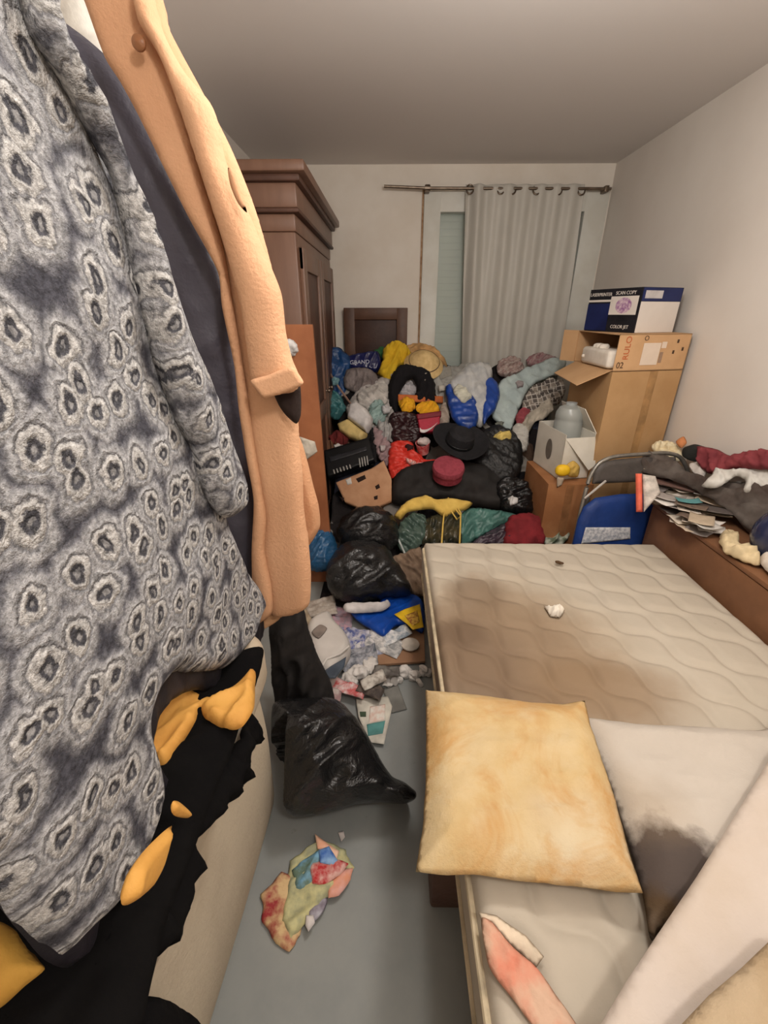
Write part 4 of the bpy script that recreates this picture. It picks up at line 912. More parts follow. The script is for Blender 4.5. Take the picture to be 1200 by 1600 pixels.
# postcard with teal
pc0 = onZ(588, 1125, .02)
card = thing('postcard', pc0, 'white picture card with teal patch lying on the grey floor', 'card')
def cardp(name, pix, mat, z_, th_=.004): 
    pl_ = [onZ(a, b_, z_) for a, b_ in pix]; return puff(name, pl_, mat, pl_[0], (0, 0, 1), th_, edge=.001, curve=False, amp=0, R=.004, parent=card)
cardp('card_sheet', [(556, 1092), (606, 1088), (613, 1104), (600, 1163), (578, 1160), (560, 1120)], M((218, 212, 198), .6), .02)
cardp('teal_patch', [(573, 1132), (602, 1126), (598, 1146), (575, 1150)], M((92, 150, 146), .6), .0235, .002)
cardp('picture_patch', [(578, 1104), (602, 1100), (602, 1124), (576, 1130)], M((216, 186, 172), .6, (226, 220, 210), 40), .0235, .002)
cardp('green_dot', [(562, 1112), (572, 1112), (572, 1120), (563, 1120)], M((72, 88, 66), .6), .0235, .002)
onfloor('paper_sheet', [(598, 1078), (622, 1070), (636, 1108), (612, 1114)], M((132, 130, 124), .8), 'flat grey paper sheet right of the teal card', 'paper', .006, .005, curve=False, edge=.001, fold=0, amp=0)
# tissue balls and papers around (600..670, 1040..1070)
for i, (a, b_, r_) in enumerate(((562, 1052, .045), (578, 1042, .04), (545, 1064, .035), (632, 1050, .030), (620, 1062, .022), (646, 1056, .024), (665, 1050, .028), (606, 1068, .02), (612, 1056, .018), (655, 1066, .016))):
    p_ = onZ(a, b_, r_*.7); o = blob('crumpled_tissue', p_, (r_, r_*.85, r_*.75), M((226, 220, 214), .95), rotz(i), amp=.012, sc=24, crease=.014, csc=30, sub=4, flat=.8)
    tag(o, ['largest white crumpled tissue behind the front bin bag', 'white tissue wad right behind the largest one', 'white tissue wad touching the front bin bag top', 'middle white tissue on the grey floor left of the mattress', 'small tissue left of the middle one on grey floor', 'small tissue between the middle one and the mattress', 'white tissue tucked against the mattress side', 'tiny tissue crumb left end of the tissue row', 'tiny tissue behind the left end of the tissue row', 'tiny tissue nearest to the pillow in the row'][i], 'tissue')
# brown board lying
o = B().quad(onZ(578, 1042, .012), onZ(664, 1036, .012), onZ(662, 986, .012), onZ(600, 990, .012), .012).make('cardboard_sheet', M((158, 122, 94), .8, (146, 110, 84), 8)); tag(o, 'flat brown cardboard sheet on the floor left of the mattress', 'cardboard')
q = onZ(641, 1008, .034); o = B().lathe([(0, 0), (.042, 0), (.045, .004), (.044, .008), (.036, .010), (0, .007)], q).make('white_disc', M((206, 196, 184), .5)); tag(o, 'round whitish disc on the brown cardboard sheet', 'disc')
# blue bag with yellow label
bb = thing('blue_bag', onZ(610, 958, .05), 'flat blue plastic bag with yellow label on the floor beside the mattress', 'bag')
z_ = .06; BLU = M((20, 74, 168), .35, (16, 60, 142), 8, .3, 24)
pl = [onZ(a, b_, z_) for a, b_ in [(545, 950), (560, 948), (590, 945), (600, 930), (640, 928), (660, 940), (662, 985), (640, 976), (620, 975), (600, 992), (575, 978), (555, 965)]]; cc = sum(pl, Vector())/len(pl)
puff('bag_body', pl, BLU, cc, (0, 0, 1), .05, back=.7, R=.02, amp=.004, fold=.008, fsc=14, res=.006, parent=bb)
pl = [onZ(a, b_, z_+.028) for a, b_ in [(616, 960), (632, 952), (656, 944), (662, 980), (645, 984), (636, 975)]]; cc = sum(pl, Vector())/len(pl)
puff('yellow_label', pl, M((240, 196, 44), .5), cc, (0, 0, 1), .006, edge=.002, curve=False, amp=0, R=.01, parent=bb)
pl = [onZ(a, b_, z_+.034) for a, b_ in [(632, 962), (652, 954), (656, 972), (645, 978)]]; cc = sum(pl, Vector())/len(pl)
puff('label_print', pl, M((150, 90, 50), .6, (220, 180, 80), 60), cc, (0, 0, 1), .003, edge=.001, curve=False, amp=0, R=.01, parent=bb)
onfloor('white_strap', [(537, 946), (560, 944), (592, 944), (606, 938), (610, 946), (596, 955), (562, 958), (540, 956)], M((214, 208, 206), .8), 'white rolled cloth strip along the upper edge of the blue bag', 'cloth', .10, .035, R=.02)
# white jug lying down
jn = thing('white_jug', onZ(510, 1010, .05), 'white plastic jug with a moulded handle lying on the floor papers', 'jug')
WJ = M((204, 198, 192), .4, (192, 186, 180), 8, .05)
z_ = .10
def P_(pix, zz_): return [onZ(a, b_, zz_) for a, b_ in pix]
out = P_([(480, 990), (484, 975), (500, 964), (516, 962), (524, 975), (538, 990), (546, 1004), (548, 1020), (530, 1045), (522, 1062), (512, 1062), (496, 1046), (486, 1020)], z_)
cc = sum(out, Vector())/len(out)
puff('jug_body', out, WJ, cc, (0, 0, 1), .12, back=.6, R=.04, amp=0, res=.006, parent=jn)
puff('handle_recess', P_([(487, 988), (500, 976), (511, 982), (498, 998)], z_+.05), M((140, 128, 120), .6), P_([(498, 985)], z_+.05)[0], (0, 0, 1), .008, R=.006, amp=0, parent=jn)
pl_ = P_([(504, 1050), (518, 1040), (532, 1032), (541, 1026), (538, 1042), (524, 1060), (514, 1060)], z_+.045)
puff('dark_label', pl_, M((74, 84, 96), .4), sum(pl_, Vector())/len(pl_), (0, 0, 1), .010, edge=.001, R=.01, curve=False, amp=0, parent=jn)
B().tube(P_([(497, 1052), (510, 1030), (530, 1022), (545, 1010)], z_+.052), .006, 8).make('moulded_ridge', WJ, jn)
# floor papers between
fp = [((525, 985), (44, 70), (150, 140, 150), (190, 150, 160)), ((550, 1000), (60, 40), (202, 198, 204), (90, 100, 150)), ((575, 1010), (70, 34), (216, 212, 210), (130, 136, 160)), ((600, 1005), (60, 28), (222, 218, 214), (150, 150, 150)), ((560, 1030), (60, 32), (96, 100, 108), (170, 170, 176)), ((620, 992), (50, 18), (226, 224, 222), (140, 150, 160)), ((500, 950), (60, 26), (150, 138, 126), (180, 170, 160)), ((545, 1075), (60, 20), (216, 200, 196), (190, 90, 90)), ((580, 1078), (40, 22), (104, 92, 84), (70, 62, 58)), ((515, 1085), (40, 24), (188, 176, 168), (150, 120, 120)), ((605, 1048), (44, 16), (120, 116, 110), (90, 84, 80)), ((470, 965), (30, 40), (150, 132, 110), (180, 164, 140)), ((585, 1062), (40, 18), (206, 200, 190), (150, 140, 130))]
fl = ['mauve printed leaflet right of the white jug handle', 'white and blue leaflet under the jug side', 'pale newspaper page between jug and blue bag', 'whitish flyer just below the blue bag', 'dark grey printed packet below the white jug', 'white printed flyer touching the yellow label', 'brown grey rag below the orange coat hem', 'pinkish white receipt above the front bin bag', 'dark brown packet behind the teal card', 'beige flyer between front bin bag and jug', 'dim grey leaflet left of the tissue row', 'tan rag strip directly under the orange coat hem', 'cream leaflet corner below the brown cardboard']
rnd = random.Random(5)
for i, ((a, b_), (w__, h__), c1, c2) in enumerate(fp):
    pts = []
    ang = rnd.uniform(-.5, .5)
    for sx, sy_ in ((-.5, -.5), (.5, -.5), (.5, .5), (-.5, .5)):
        x_ = sx*w__*rnd.uniform(.85, 1.1); y_ = sy_*h__*rnd.uniform(.85, 1.1); pts.append((a+x_*math.cos(ang)-y_*math.sin(ang), b_+x_*math.sin(ang)+y_*math.cos(ang)))
    onfloor('paper_sheet' if 'rag' not in fl[i] else 'rag', pts, M(c1, .7, c2, 34, .05), fl[i], 'paper' if 'rag' not in fl[i] else 'rag', .012+.006*i, .012, curve=False, edge=.0015, fold=.012, fsc=20, jag=.005)

# ------------------------------------------------------------------ the heap's own things, back to front
CL = dict(R=.018, fold=.036, fsc=22, jag=.012, amp=.012, thick=.035)       # loose cloth
PB = dict(R=.035, fold=.030, fsc=22, jag=.010, amp=.018, sc=12, thick=.055)  # plastic bags
def cloth(name, pix, c, label, cat, lift=.04, c2=None, **kw):
    k = dict(CL); k.update(kw); return pile(name, pix, M(c, .9, c2, 12, .3, 60) if isinstance(c, tuple) else c, label, cat, lift, **k)
def pbag(name, pix, c, label, cat, lift=.05, c2=None, rough=.32, **kw):
    k = dict(PB); k.update(kw); return pile(name, pix, M(c, rough, c2, 8, .5, 26, .02, 0, .5) if isinstance(c, tuple) else c, label, cat, lift, **k)
def slab(name, pix, mat, p, n, th, parent=None):
    return puff(name, pp(pix, p, n), mat, p, n, .003, edge=th, curve=False, amp=0, R=.01, parent=parent)
VB = (0, -.9, .43)
# filler cloths against the curtain and behind
cloth('grey_cloth', [(672, 592), (690, 578), (712, 572), (735, 568), (742, 580), (720, 600), (705, 640), (690, 650), (680, 630)], (176, 174, 168), 'light grey cloth between straw hat and blue white bag', 'cloth', .05)
cloth('grey_cloth', [(540, 640), (560, 610), (600, 590), (625, 590), (620, 640), (612, 680), (580, 690), (560, 670)], (158, 152, 148), 'greyish rumpled cloth left of the black looped garment', 'cloth', .02, (186, 180, 176))
cloth('white_cloth', [(560, 614), (578, 603), (600, 597), (609, 612), (603, 632), (592, 648), (574, 642), (559, 632)], (206, 200, 194), 'whitish crumpled cloth above the white and yellow canister', 'cloth', .06)
cloth('striped_cloth', [(778, 566), (796, 557), (812, 560), (818, 576), (810, 586), (790, 590), (778, 582)], M((150, 122, 118), .9, (186, 172, 164), 40), 'grey and reddish striped cloth bulging at the foot of the curtain', 'cloth', .06, n=VB)
cloth('striped_cloth', [(822, 562), (838, 552), (854, 553), (868, 560), (850, 568), (828, 574)], M((150, 104, 110), .9, (180, 160, 156), 30), 'dusky pink striped cloth at the right foot of the curtain', 'cloth', .06, n=VB)
pbag('blue_bag', [(504, 548), (518, 541), (534, 545), (546, 560), (548, 590), (542, 616), (524, 640), (508, 652), (502, 600)], (30, 74, 128), 'dark blue plastic bag in the heap beside the wardrobe door', 'bag', .05, n=VB)
nv = thing('navy_pack', hit(565, 570, .05), 'navy blue pack with white lettering below the wooden panel', 'pack')
pnv = hit(565, 570, .06)
puff('pack_body', pp([(536, 560), (558, 552), (590, 549), (596, 570), (588, 582), (560, 580), (539, 574)], pnv, VB), plastic((34, 40, 92)), pnv, VB, .07, R=.03, amp=.006, fold=.01, fsc=18, parent=nv)
_u = Vector((1, .02, .04)).normalized(); text(nv, 'white_lettering', 'GRAND', onP(562, 566, pnv+Vector(VB)*.055, Vector(VB)), _u, Vector((0, .43, .9)), .045, M((200, 204, 220), .5))
cloth('green_cloth', [(582, 550), (596, 541), (606, 552), (598, 564), (588, 558)], (62, 112, 66), 'small green cloth between the navy pack and yellow shirt', 'cloth', .08, n=VB, fold=.006, R=.012)
cloth('yellow_shirt', [(599, 548), (612, 535), (634, 538), (642, 556), (636, 570), (622, 574), (612, 598), (600, 594), (590, 584), (597, 566)], (224, 186, 50), 'bright yellow shirt on the back of the heap beside the straw hat', 'shirt', .10, (206, 166, 38), n=VB, thick=.07)
cloth('peach_cloth', [(634, 542), (652, 535), (676, 540), (692, 556), (698, 574), (682, 574), (640, 566)], (222, 176, 120), 'peach yellow cloth under and behind the straw hat', 'cloth', .07, n=VB)
# straw hat
hp = hit(662, 562, .20); STRAW = M((226, 196, 140), .8, (210, 178, 122), 30, .5, 90)
ht = thing('straw_hat', hp, 'pale cone-shaped straw hat lying on the yellow cloths', 'hat')
Rh = euler(38, 6, 0)
B().lathe([(.155, 0), (.150, .006), (.11, .05), (.06, .095), (.02, .118), (0, .122), (0, .116), (.05, .09), (.1, .046), (.148, 0), (.155, 0)], hp-Vector((0, 0, .04)), Rh, 48).make('hat_cone', STRAW, ht)
B().lathe([(.118, .046), (.122, .040), (.118, .034)], hp-Vector((0, 0, .04)), Rh, 48).make('hat_band', M((92, 66, 60), .8), ht)
o = slab('grey_box', [(672, 578), (704, 574), (706, 588), (684, 596)], M((160, 156, 146), .7), hit(690, 585, .07), VB, .05); tag(o, 'flat grey box end under the straw hat at right', 'box')
cloth('grey_fur_cloth', [(540, 580), (558, 574), (580, 578), (592, 594), (582, 610), (556, 614), (538, 604)], M((118, 108, 106), 1, (144, 134, 132), 14, .9, 90), 'grey brown fluffy cloth below the navy pack', 'cloth', .07, n=VB, thick=.06, R=.04, fold=.02, jag=.006)
pbag('teal_bag', [(520, 612), (534, 620), (540, 640), (528, 655), (516, 650), (512, 630)], (64, 120, 124), 'small teal plastic bag beside the wardrobe under the blue bag', 'bag', .05)
pbag('pale_teal_bag', [(578, 634), (596, 626), (606, 640), (602, 656), (588, 664), (576, 652)], (150, 176, 172), 'pale teal plastic bag right of the canister', 'bag', .09)
o = B().tube([hit(512, 578, .16), hit(530, 606, .15), hit(556, 642, .13)], .008, 8).make('thin_pole', M((156, 124, 108), .5)); tag(o, 'thin brown pole lying slanted from wardrobe to canister', 'pole')
# canister
cp = hit(555, 662, .13); cnn = Vector((-.25, -.8, .55)).normalized()
cnr = thing('canister', cp, 'white canister with a pale yellow lower half lying tilted in the heap', 'canister')
puff('white_upper', pp([(548, 634), (560, 630), (574, 640), (583, 654), (580, 668), (574, 678), (544, 656)], cp, cnn), M((222, 218, 216), .5), cp, cnn, .11, R=.03, amp=0, edge=0, curve=False, parent=cnr)
puff('yellow_lower', pp([(528, 664), (546, 656), (574, 678), (568, 692), (560, 692), (546, 686), (532, 676)], cp+cnn*.006, cnn), M((222, 196, 130), .5), cp, cnn, .11, R=.03, amp=0, curve=False, parent=cnr)
puff('grip_slot', pp([(553, 644), (556, 640), (572, 655), (569, 658)], cp+cnn*.062, cnn), M((170, 150, 150), .6), cp+cnn*.062, cnn, .006, R=.004, amp=0, parent=cnr)
cloth('dark_red_sock', [(514, 682), (528, 672), (544, 684), (540, 694), (524, 696)], (112, 40, 38), 'dark red rolled sock below the canister', 'sock', .08, R=.04)
cloth('black_cloth', [(560, 694), (576, 668), (584, 672), (590, 704), (584, 730), (566, 722)], (26, 24, 26), 'black cloth corner between canister and red plastic bag', 'cloth', .08)
cloth('brown_cloth', [(508, 690), (530, 690), (548, 694), (530, 706), (508, 712)], (120, 84, 62), 'brown cloth between the dark red sock and black stereo', 'cloth', .05)
cloth('mauve_cloth', [(584, 668), (600, 676), (612, 700), (606, 728), (592, 716), (582, 690)], (166, 140, 142), 'grey mauve cloth left of the red plastic bag', 'cloth', .08)
cloth('grey_cloth', [(590, 660), (608, 664), (620, 676), (612, 690), (596, 684)], (176, 174, 172), 'small grey cloth below the pale teal bag', 'cloth', .10)
# stereo
sp0 = hit(546, 718, .13); sn = Vector((-.05, -.75, .65)).normalized()
st = thing('stereo', sp0, 'black stereo unit with silver marks lying tilted left in the heap', 'stereo')
slab('stereo_body', [(508, 708), (576, 688), (586, 722), (514, 748)], M((22, 22, 24), .3, None, 8, .05), sp0, sn, .09, st)
slab('display_strip', [(514, 714), (572, 697), (574, 704), (516, 722)], M((44, 44, 48), .2), sp0+sn*.049, sn, .004, st)
for k in range(6): slab('silver_slot', [(520+5*k, 734-1.6*k), (522+5*k, 733.5-1.6*k), (524+5*k, 740-1.6*k), (522+5*k, 740.5-1.6*k)], M((190, 188, 184), .3, metal=.5), sp0+sn*.05, sn, .003, st)
for k in range(4): slab('silver_slot', [(560+4*k, 716-1.2*k), (562+4*k, 715.5-1.2*k), (564+4*k, 730-1.2*k), (562+4*k, 730.5-1.2*k)], M((190, 188, 184), .3, metal=.5), sp0+sn*.05, sn, .003, st)
# brown carton with cut holes, the shade in them drawn as dark slabs
bp0 = hit(572, 762, .08); bn0 = Vector((-.1, -.72, .68)).normalized()
bc0 = thing('cut_carton', bp0, 'light brown carton piece with dark cut holes below the stereo', 'carton')
slab('carton_face', [(526, 756), (582, 734), (600, 722), (612, 750), (612, 784), (590, 794), (560, 794), (540, 786)], M((190, 146, 112), .75, (176, 130, 96), 8), bp0, bn0, .05, bc0)
for pl4 in ([(556, 748), (570, 742), (572, 748), (560, 754)], [(586, 760), (592, 756), (594, 762), (588, 765)], [(584, 776), (590, 774), (590, 780), (585, 781)], [(530, 776), (538, 778), (536, 784)]):
    slab('hole_shade', pl4, M((44, 28, 22), .9), bp0+bn0*.0275, bn0, .002, bc0)
slab('tape_glint', [(540, 750), (548, 746), (550, 756), (543, 758)], M((220, 214, 206), .2), bp0+bn0*.0275, bn0, .002, bc0)
# looped black garment
cloth('black_trousers', [(612, 640), (607, 612), (612, 586), (624, 572), (646, 571), (668, 580), (679, 600), (682, 630), (664, 634), (648, 628), (651, 606), (644, 592), (633, 600), (624, 618), (622, 646)], (22, 20, 24), 'black trousers folded into an arch in the middle of the heap', 'trousers', .12, n=VB, R=.05, thick=.09, fold=.012)
cloth('pale_cloth', [(622, 604), (640, 590), (652, 600), (650, 618), (626, 622)], (190, 186, 190), 'pale cloth showing inside the arch of the black trousers', 'cloth', .05)
o = slab('orange_strip', [(622, 617), (692, 620), (692, 630), (622, 628)], M((204, 110, 56), .7), hit(656, 624, .10), VB, .03); tag(o, 'orange box edge behind the yellow crinkled sponges', 'box')
SPG = M((236, 178, 40), .8, (222, 156, 34), 20, .6, 60)
cloth('yellow_sponge', [(623, 628), (634, 620), (646, 624), (649, 636), (642, 645), (628, 643)], SPG, 'left one of two yellow crinkled sponges under the black trousers', 'sponge', .13, R=.04)
cloth('yellow_sponge', [(650, 636), (664, 628), (682, 629), (685, 643), (668, 648), (654, 646)], SPG, 'right one of two yellow crinkled sponges under the black trousers', 'sponge', .13, R=.04)
pbag('maroon_bag', [(610, 650), (626, 644), (646, 646), (658, 654), (656, 690), (632, 694), (614, 688), (608, 670)], (50, 24, 28), 'very dark maroon bag left of the red shoe box', 'bag', .10)
bxp = hit(668, 664, .15); bxn = Vector((.05, -.85, .5)).normalized()
sb = thing('shoe_box', bxp, 'red shoe box with a white curved tick mark below the yellow sponges', 'box')
slab('box_body', [(652, 656), (686, 650), (685, 676), (656, 677)], M((176, 40, 62), .55, (160, 34, 54), 8), bxp, bxn, .08, sb)
slab('box_lid', [(650, 650), (688, 645), (688, 653), (652, 658)], M((124, 26, 40), .55), bxp+bxn*.005, bxn, .085, sb)
puff('white_tick_mark', pp([(656, 668), (659, 671), (666, 671), (675, 667), (684, 660), (674, 670), (664, 676), (657, 675)], bxp+bxn*.043, bxn), M((236, 226, 224), .5), bxp+bxn*.043, bxn, .003, edge=.001, R=.01, amp=0, res=.004, parent=sb)
cloth('grey_sandal', [(686, 642), (694, 630), (702, 640), (702, 660), (696, 678), (686, 676)], (170, 156, 144), 'grey beige sandal upright right of the red shoe box', 'sandal', .14, R=.03)
pbag('red_bag', [(610, 694), (626, 688), (643, 690), (650, 706), (664, 718), (682, 720), (685, 732), (664, 736), (640, 738), (616, 750), (607, 738)], M((206, 52, 40), .4, (212, 66, 54), 30, .5, 26), 'bright red plastic bag with white print in the middle of the heap', 'bag', .12)
pbag('white_print', [(634, 716), (650, 722), (670, 722), (672, 728), (650, 730), (636, 724)], M((224, 190, 184), .6, (214, 120, 110), 60), 'pink and white printed wrapper on the red plastic bag', 'wrapper', .165, thick=.02, R=.01)
cup = hit(662, 696, .17)
cu2 = thing('paper_cup', cup, 'red and white small cup standing on the red plastic bag', 'cup')
B().lathe([(0, 0), (.038, 0), (.050, .085), (.046, .085), (.035, .006), (0, .006)], cup-Vector((0, 0, .05)), euler(20, -8, 0), 24).make('cup_body', M((196, 60, 62), .5, (216, 150, 146), 40), cu2)
blob('tissue_filling', cup+Vector((0, -.02, .035)), (.045, .04, .03), M((226, 210, 206), .9), amp=.01, sc=30, crease=.01, sub=4, parent=cu2)
# dark trunk and bags
cloth('black_holdall', [(612, 784), (614, 748), (632, 732), (684, 722), (740, 726), (796, 742), (798, 796), (740, 792), (690, 784), (640, 790)], M((26, 23, 22), .7, (36, 32, 30), 6, .2, 30), 'large black holdall across the middle of the heap above the yellow cloth', 'holdall', .08, thick=.12, R=.05, fold=.014, fsc=8, jag=.004)
pbag('black_bag', [(740, 700), (750, 682), (772, 668), (798, 678), (814, 700), (814, 738), (794, 762), (764, 756), (740, 732)], mk_black('matt_black_bag_plastic', (22, 22, 23), .5), 'matt black bag right of the wide-brimmed black hat', 'bag', .12, thick=.18, R=.10)
pbag('black_bag', [(772, 762), (788, 748), (816, 752), (830, 768), (832, 800), (812, 808), (786, 800)], BLACKBAG, 'small glossy black bag beside the low brown carton', 'bag', .10, thick=.12, R=.06, fold=.03)
# black hat
FELT = M((36, 35, 38), .85, (30, 29, 31), 10, .3, 120)
hp = hit(717, 693, .26); hb = thing('black_hat', hp, 'black felt hat with wide curled brim and round crown in the heap', 'hat'); Rh = euler(24, 5, 10)
def brim(p_):
    r_ = math.hypot(p_.x, p_.y); return Vector((p_.x, p_.y, p_.z+max(0, r_-.10)*.35*abs(p_.x/max(r_, 1e-4))))
B().lathe([(.085, .0), (.13, -.002), (.175, .004), (.195, .018), (.197, .022), (.190, .022), (.17, .010), (.12, .006), (.085, .008)], hp, Rh, 56, brim).make('brim', FELT, hb)
B().lathe([(.098, 0), (.096, .05), (.088, .085), (.06, .105), (.03, .098), (0, .092)], hp, Rh, 48).make('crown', FELT, hb)
B().lathe([(.099, .004), (.100, .028), (.097, .030)], hp, Rh, 48).make('hat_band', M((22, 22, 24), .4), hb)
# pink round box
hp = hit(700, 736, .26); pk = thing('round_box', hp, 'dusky red round fabric box in front of the black hat', 'box'); PKM = M((150, 58, 72), .85, (132, 48, 60), 40, .5, 120)
Rh = euler(22, 0, 0)
B().lathe([(0, -.05), (.09, -.05), (.098, -.045), (.098, .03), (0, .03)], hp, Rh, 40).make('box_side', PKM, pk)
B().lathe([(.104, .012), (.106, .03), (.100, .048), (0, .052), (0, .02), (.1, .012)], hp, Rh, 40).make('box_lid', M((158, 68, 80), .85, (142, 58, 70), 40, .4, 120), pk)
# blue and white bag
wbp = hit(735, 622, .12)
bwb = thing('blue_white_bag', wbp, 'bulging blue and white plastic bag with crumpled paper inside, centre right of the heap', 'bag')
puff('white_bag_body', pp([(698, 606), (712, 588), (732, 574), (756, 572), (770, 584), (764, 606), (766, 640), (752, 668), (738, 660), (722, 640), (706, 622)], wbp, N0), M((176, 178, 180), .5, (198, 198, 196), 16, .4, 30), wbp, N0, .14, R=.07, fold=.03, fsc=14, jag=.006, parent=bwb)
BLU2 = plastic((26, 70, 158), .35)
for px_ in ([(696, 606), (704, 600), (712, 618), (724, 628), (736, 618), (744, 628), (748, 650), (742, 668), (724, 670), (708, 656), (700, 632)], [(756, 598), (766, 590), (778, 600), (781, 618), (774, 640), (762, 654), (756, 664), (752, 640), (756, 616)]):
    q_ = wbp+Vector(N0).normalized()*.06
    puff('blue_panel', pp(px_, q_, N0), BLU2, q_, N0, .05, R=.03, fold=.012, fsc=18, jag=.004, parent=bwb)
q_ = wbp+Vector(N0).normalized()*.09
puff('crumpled_paper', pp([(708, 612), (716, 600), (728, 608), (737, 620), (724, 630)], q_, N0), M((218, 216, 200), .9), q_, N0, .03, R=.015, fold=.02, fsc=30, jag=.006, parent=bwb)
cloth('blue_cloth', [(728, 572), (744, 566), (762, 568), (762, 582), (744, 584), (730, 582)], (92, 112, 142), 'slate blue cloth behind the top of the blue and white bag', 'cloth', .10, n=VB)
cloth('light_blue_shirt', [(768, 650), (772, 622), (780, 598), (800, 586), (830, 572), (862, 560), (884, 562), (880, 578), (850, 592), (828, 606), (816, 628), (806, 652), (798, 672), (784, 664)], (186, 200, 198), 'pale blue grey shirt spread down the right side of the heap', 'shirt', .11, (172, 186, 186), fdir=2.3, fold=.03, fsc=14)
# plaid
t = NT('grey_plaid_flannel'); t.set(.95, .1); X_ = t.xyz()
def band(ax, fr, w_): return t.math('LESS_THAN', t.math('FRACT', t.math('MULTIPLY', ax, fr)), w_)
dd = t.math('ADD', X_[0], t.math('MULTIPLY', X_[2], .25)); d2 = t.math('SUBTRACT', X_[2], t.math('MULTIPLY', X_[0], .25))
c = t.mix(t.math('MULTIPLY', band(dd, 14, .45), .7), (150, 140, 130), (80, 74, 72)); c = t.mix(t.math('MULTIPLY', band(d2, 16, .45), .6), c, (66, 60, 60))
c = t.mix(t.math('MULTIPLY', band(dd, 28, .14), .8), c, (214, 208, 198)); c = t.mix(t.math('MULTIPLY', band(d2, 32, .14), .8), c, (214, 208, 198)); t.col(c)
cloth('plaid_shirt', [(816, 644), (820, 618), (834, 602), (856, 594), (878, 594), (882, 612), (872, 632), (850, 636), (834, 648)], t.m, 'grey plaid shirt between the pale blue shirt and the corner cartons', 'shirt', .10)
cloth('pink_cloth', [(804, 652), (814, 640), (828, 644), (824, 658), (810, 664)], (164, 80, 88), 'small dusky pink cloth under the pale blue shirt', 'cloth', .12)
cloth('beige_bag', [(814, 668), (822, 650), (838, 638), (850, 624), (862, 622), (864, 640), (852, 654), (836, 660), (826, 676)], (196, 186, 170), 'beige canvas bag edge looped beside the white carton', 'bag', .13, R=.03)
cloth('white_cloth', [(800, 670), (814, 662), (824, 672), (826, 694), (820, 706), (808, 700)], (202, 198, 190), 'white rag hanging at the left side of the white carton', 'rag', .14)
cloth('yellow_rag', [(770, 684), (778, 676), (794, 672), (801, 682), (794, 691), (780, 688)], (226, 200, 116), 'small pale yellow rag on top of the matt black bag', 'rag', .24, thick=.03)
# front of the heap
pbag('blue_bag', [(482, 836), (498, 822), (518, 832), (528, 858), (520, 886), (502, 894), (484, 888)], (34, 84, 124), 'dull blue plastic bag beside the hem of the orange coat', 'bag', .14, thick=.14, R=.09)
for px_, lb, lf in (([(536, 812), (560, 797), (594, 796), (616, 812), (624, 842), (606, 866), (566, 872), (534, 856), (526, 832)], 'upper of two black bin bags beside the blue bag', .12), ([(508, 900), (520, 870), (546, 850), (592, 850), (616, 872), (636, 904), (642, 930), (604, 934), (562, 942), (526, 936)], 'lower of two black bin bags behind the flat blue bag', .12)):
    pbag('bin_bag', px_, BLACKBAG, lb, 'bin bag', lf, thick=.24, R=.13, fold=.03, fsc=10, n=(0, -.6, .8), group='black bin bags at the front of the heap')
cloth('brown_cloth', [(608, 876), (630, 864), (658, 858), (662, 930), (644, 930), (626, 908)], (112, 92, 76), 'brown folded cloth between lower bin bag and mattress corner', 'cloth', .06, (146, 124, 104), fdir=2.2, fold=.03)
pbag('green_glass_bag', [(616, 842), (626, 816), (644, 802), (664, 806), (670, 834), (652, 858), (632, 866)], M((66, 84, 76), .12, (92, 110, 100), 10, .4, 20), 'dark green glossy bag left below the yellow drawstring cloth', 'bag', .07)
pbag('dark_glass_bag', [(664, 812), (690, 802), (716, 806), (722, 850), (690, 858), (660, 850)], M((80, 72, 50), .12, (40, 44, 38), 14, .4, 20), 'dark olive glossy bag behind the mattress under yellow cords', 'bag', .07)
o = B().tube([hit(614, 828, .12), hit(624, 846, .12), hit(633, 866, .11)], .006, 8).make('white_wire', M((206, 212, 208), .3)); tag(o, 'white curved plastic strip beside the upper bin bag', 'strip')
pbag('teal_bag', [(716, 806), (738, 794), (768, 796), (802, 802), (806, 812), (776, 826), (748, 842), (722, 852), (712, 830)], (78, 122, 114), 'grey green plastic bag lying behind the far mattress edge', 'bag', .08)
pbag('purple_cloth', [(738, 848), (760, 832), (796, 816), (802, 850), (750, 860)], (74, 62, 72), 'dark purple cloth between grey green bag and dark red cushion', 'cloth', .07)
cloth('dark_red_cushion', [(788, 826), (800, 806), (826, 802), (846, 812), (848, 850), (820, 862), (790, 856)], (134, 40, 46), 'dark red cushion behind the far mattress edge', 'cushion', .10, R=.08, thick=.12, fold=.005)
cloth('white_green_cloth', [(850, 836), (860, 810), (878, 806), (898, 810), (892, 832), (880, 850), (854, 852)], M((190, 192, 178), .9, (110, 122, 100), 26), 'white cloth with green pattern between dark red cushion and folding chair', 'cloth', .10, fold=.04)
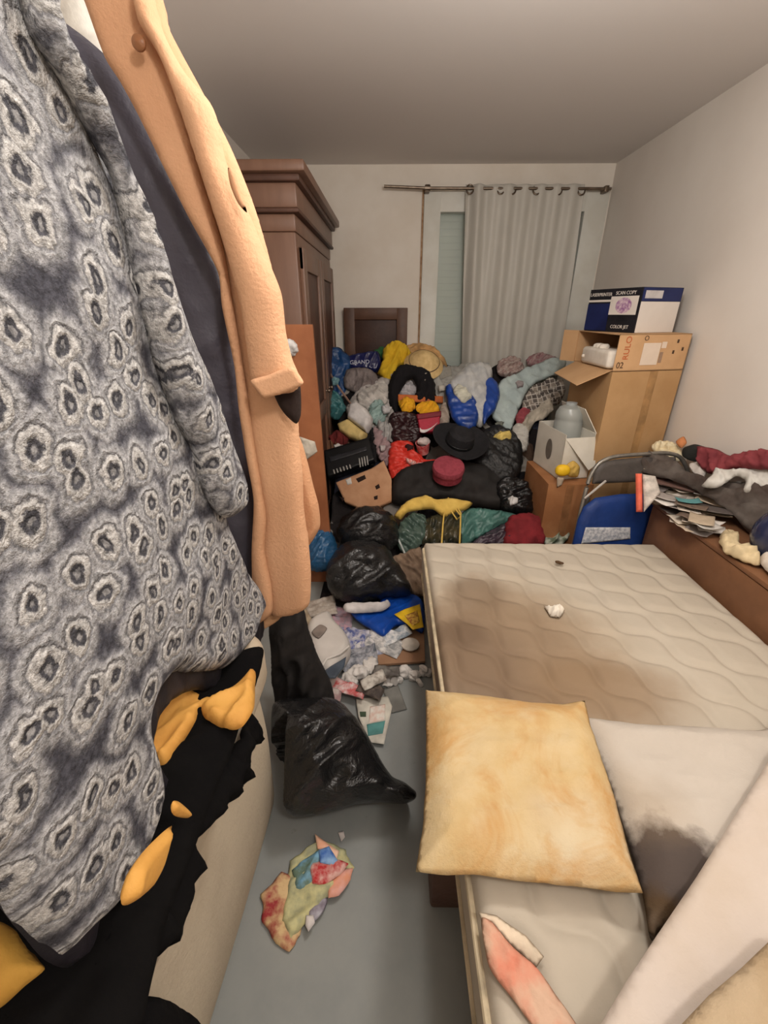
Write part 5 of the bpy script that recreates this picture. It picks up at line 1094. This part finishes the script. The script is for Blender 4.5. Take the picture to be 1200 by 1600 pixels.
ys = thing('yellow_cloth_bag', hit(672, 790, .15), 'yellow drawstring cloth bag spread in front of the black holdall', 'bag')
yp = hit(672, 792, .15); YL2 = M((224, 190, 100), .85, (208, 172, 84), 10)
puff('bag_cloth', pp([(616, 808), (624, 794), (638, 782), (656, 776), (668, 774), (682, 780), (706, 778), (724, 782), (738, 786), (728, 797), (708, 802), (694, 808), (676, 796), (652, 798), (636, 802), (626, 812)], yp, N0), YL2, yp, N0, .05, R=.02, fold=.02, fsc=20, jag=.005, parent=ys)
for cord in ([(700, 778), (712, 788), (720, 802), (719, 830), (718, 850)], [(694, 800), (692, 820), (690, 850)], [(706, 800), (714, 812), (720, 806), (712, 796)]):
    B().tube([hit(a, b_, .17) for a, b_ in cord], .005, 8).make('drawstring', YL2, ys)

SC = [((604, 640), (206, 204, 206), 'white wrapper between pale teal bag and black trousers', .14), ((598, 700), (196, 186, 186), 'greyish wrapper beside the red plastic bag', .14), ((530, 700), (206, 200, 196), 'white scrap above the stereo end', .16),
 ((694, 664), (140, 130, 120), 'brown scrap under the grey beige sandal', .13), ((742, 676), (188, 192, 198), 'pale blue wrapper behind the black hat crown', .16), ((780, 664), (126, 130, 120), 'olive scrap beside the pale yellow rag', .17),
 ((802, 782), (214, 212, 210), 'white glinting scrap on the small glossy black bag', .22), ((690, 606), (206, 200, 190), 'cream scrap on the grey cloth beside the blue and white bag', .13), ((666, 590), (190, 180, 164), 'beige scrap between straw hat and black trousers', .2),
 ((524, 596), (120, 160, 170), 'small pale blue scrap on the dark blue bag', .16), ((640, 700), (60, 30, 30), 'dark scrap between maroon bag and small cup', .18), ((812, 600), (170, 160, 160), 'grey scrap on the pale blue shirt', .17)]
for i, ((a, b_), c, lb, lf) in enumerate(SC):
    rr_ = random.Random(i); w_ = rr_.uniform(5, 9)
    cloth('scrap', [(a-w_, b_-3), (a-2, b_-w_*.8), (a+w_, b_-4), (a+w_*.7, b_+w_*.7), (a-w_*.6, b_+w_)], c, lb, 'scrap', lf, thick=.02, R=.01, fold=.02, curve=False, jag=.006)
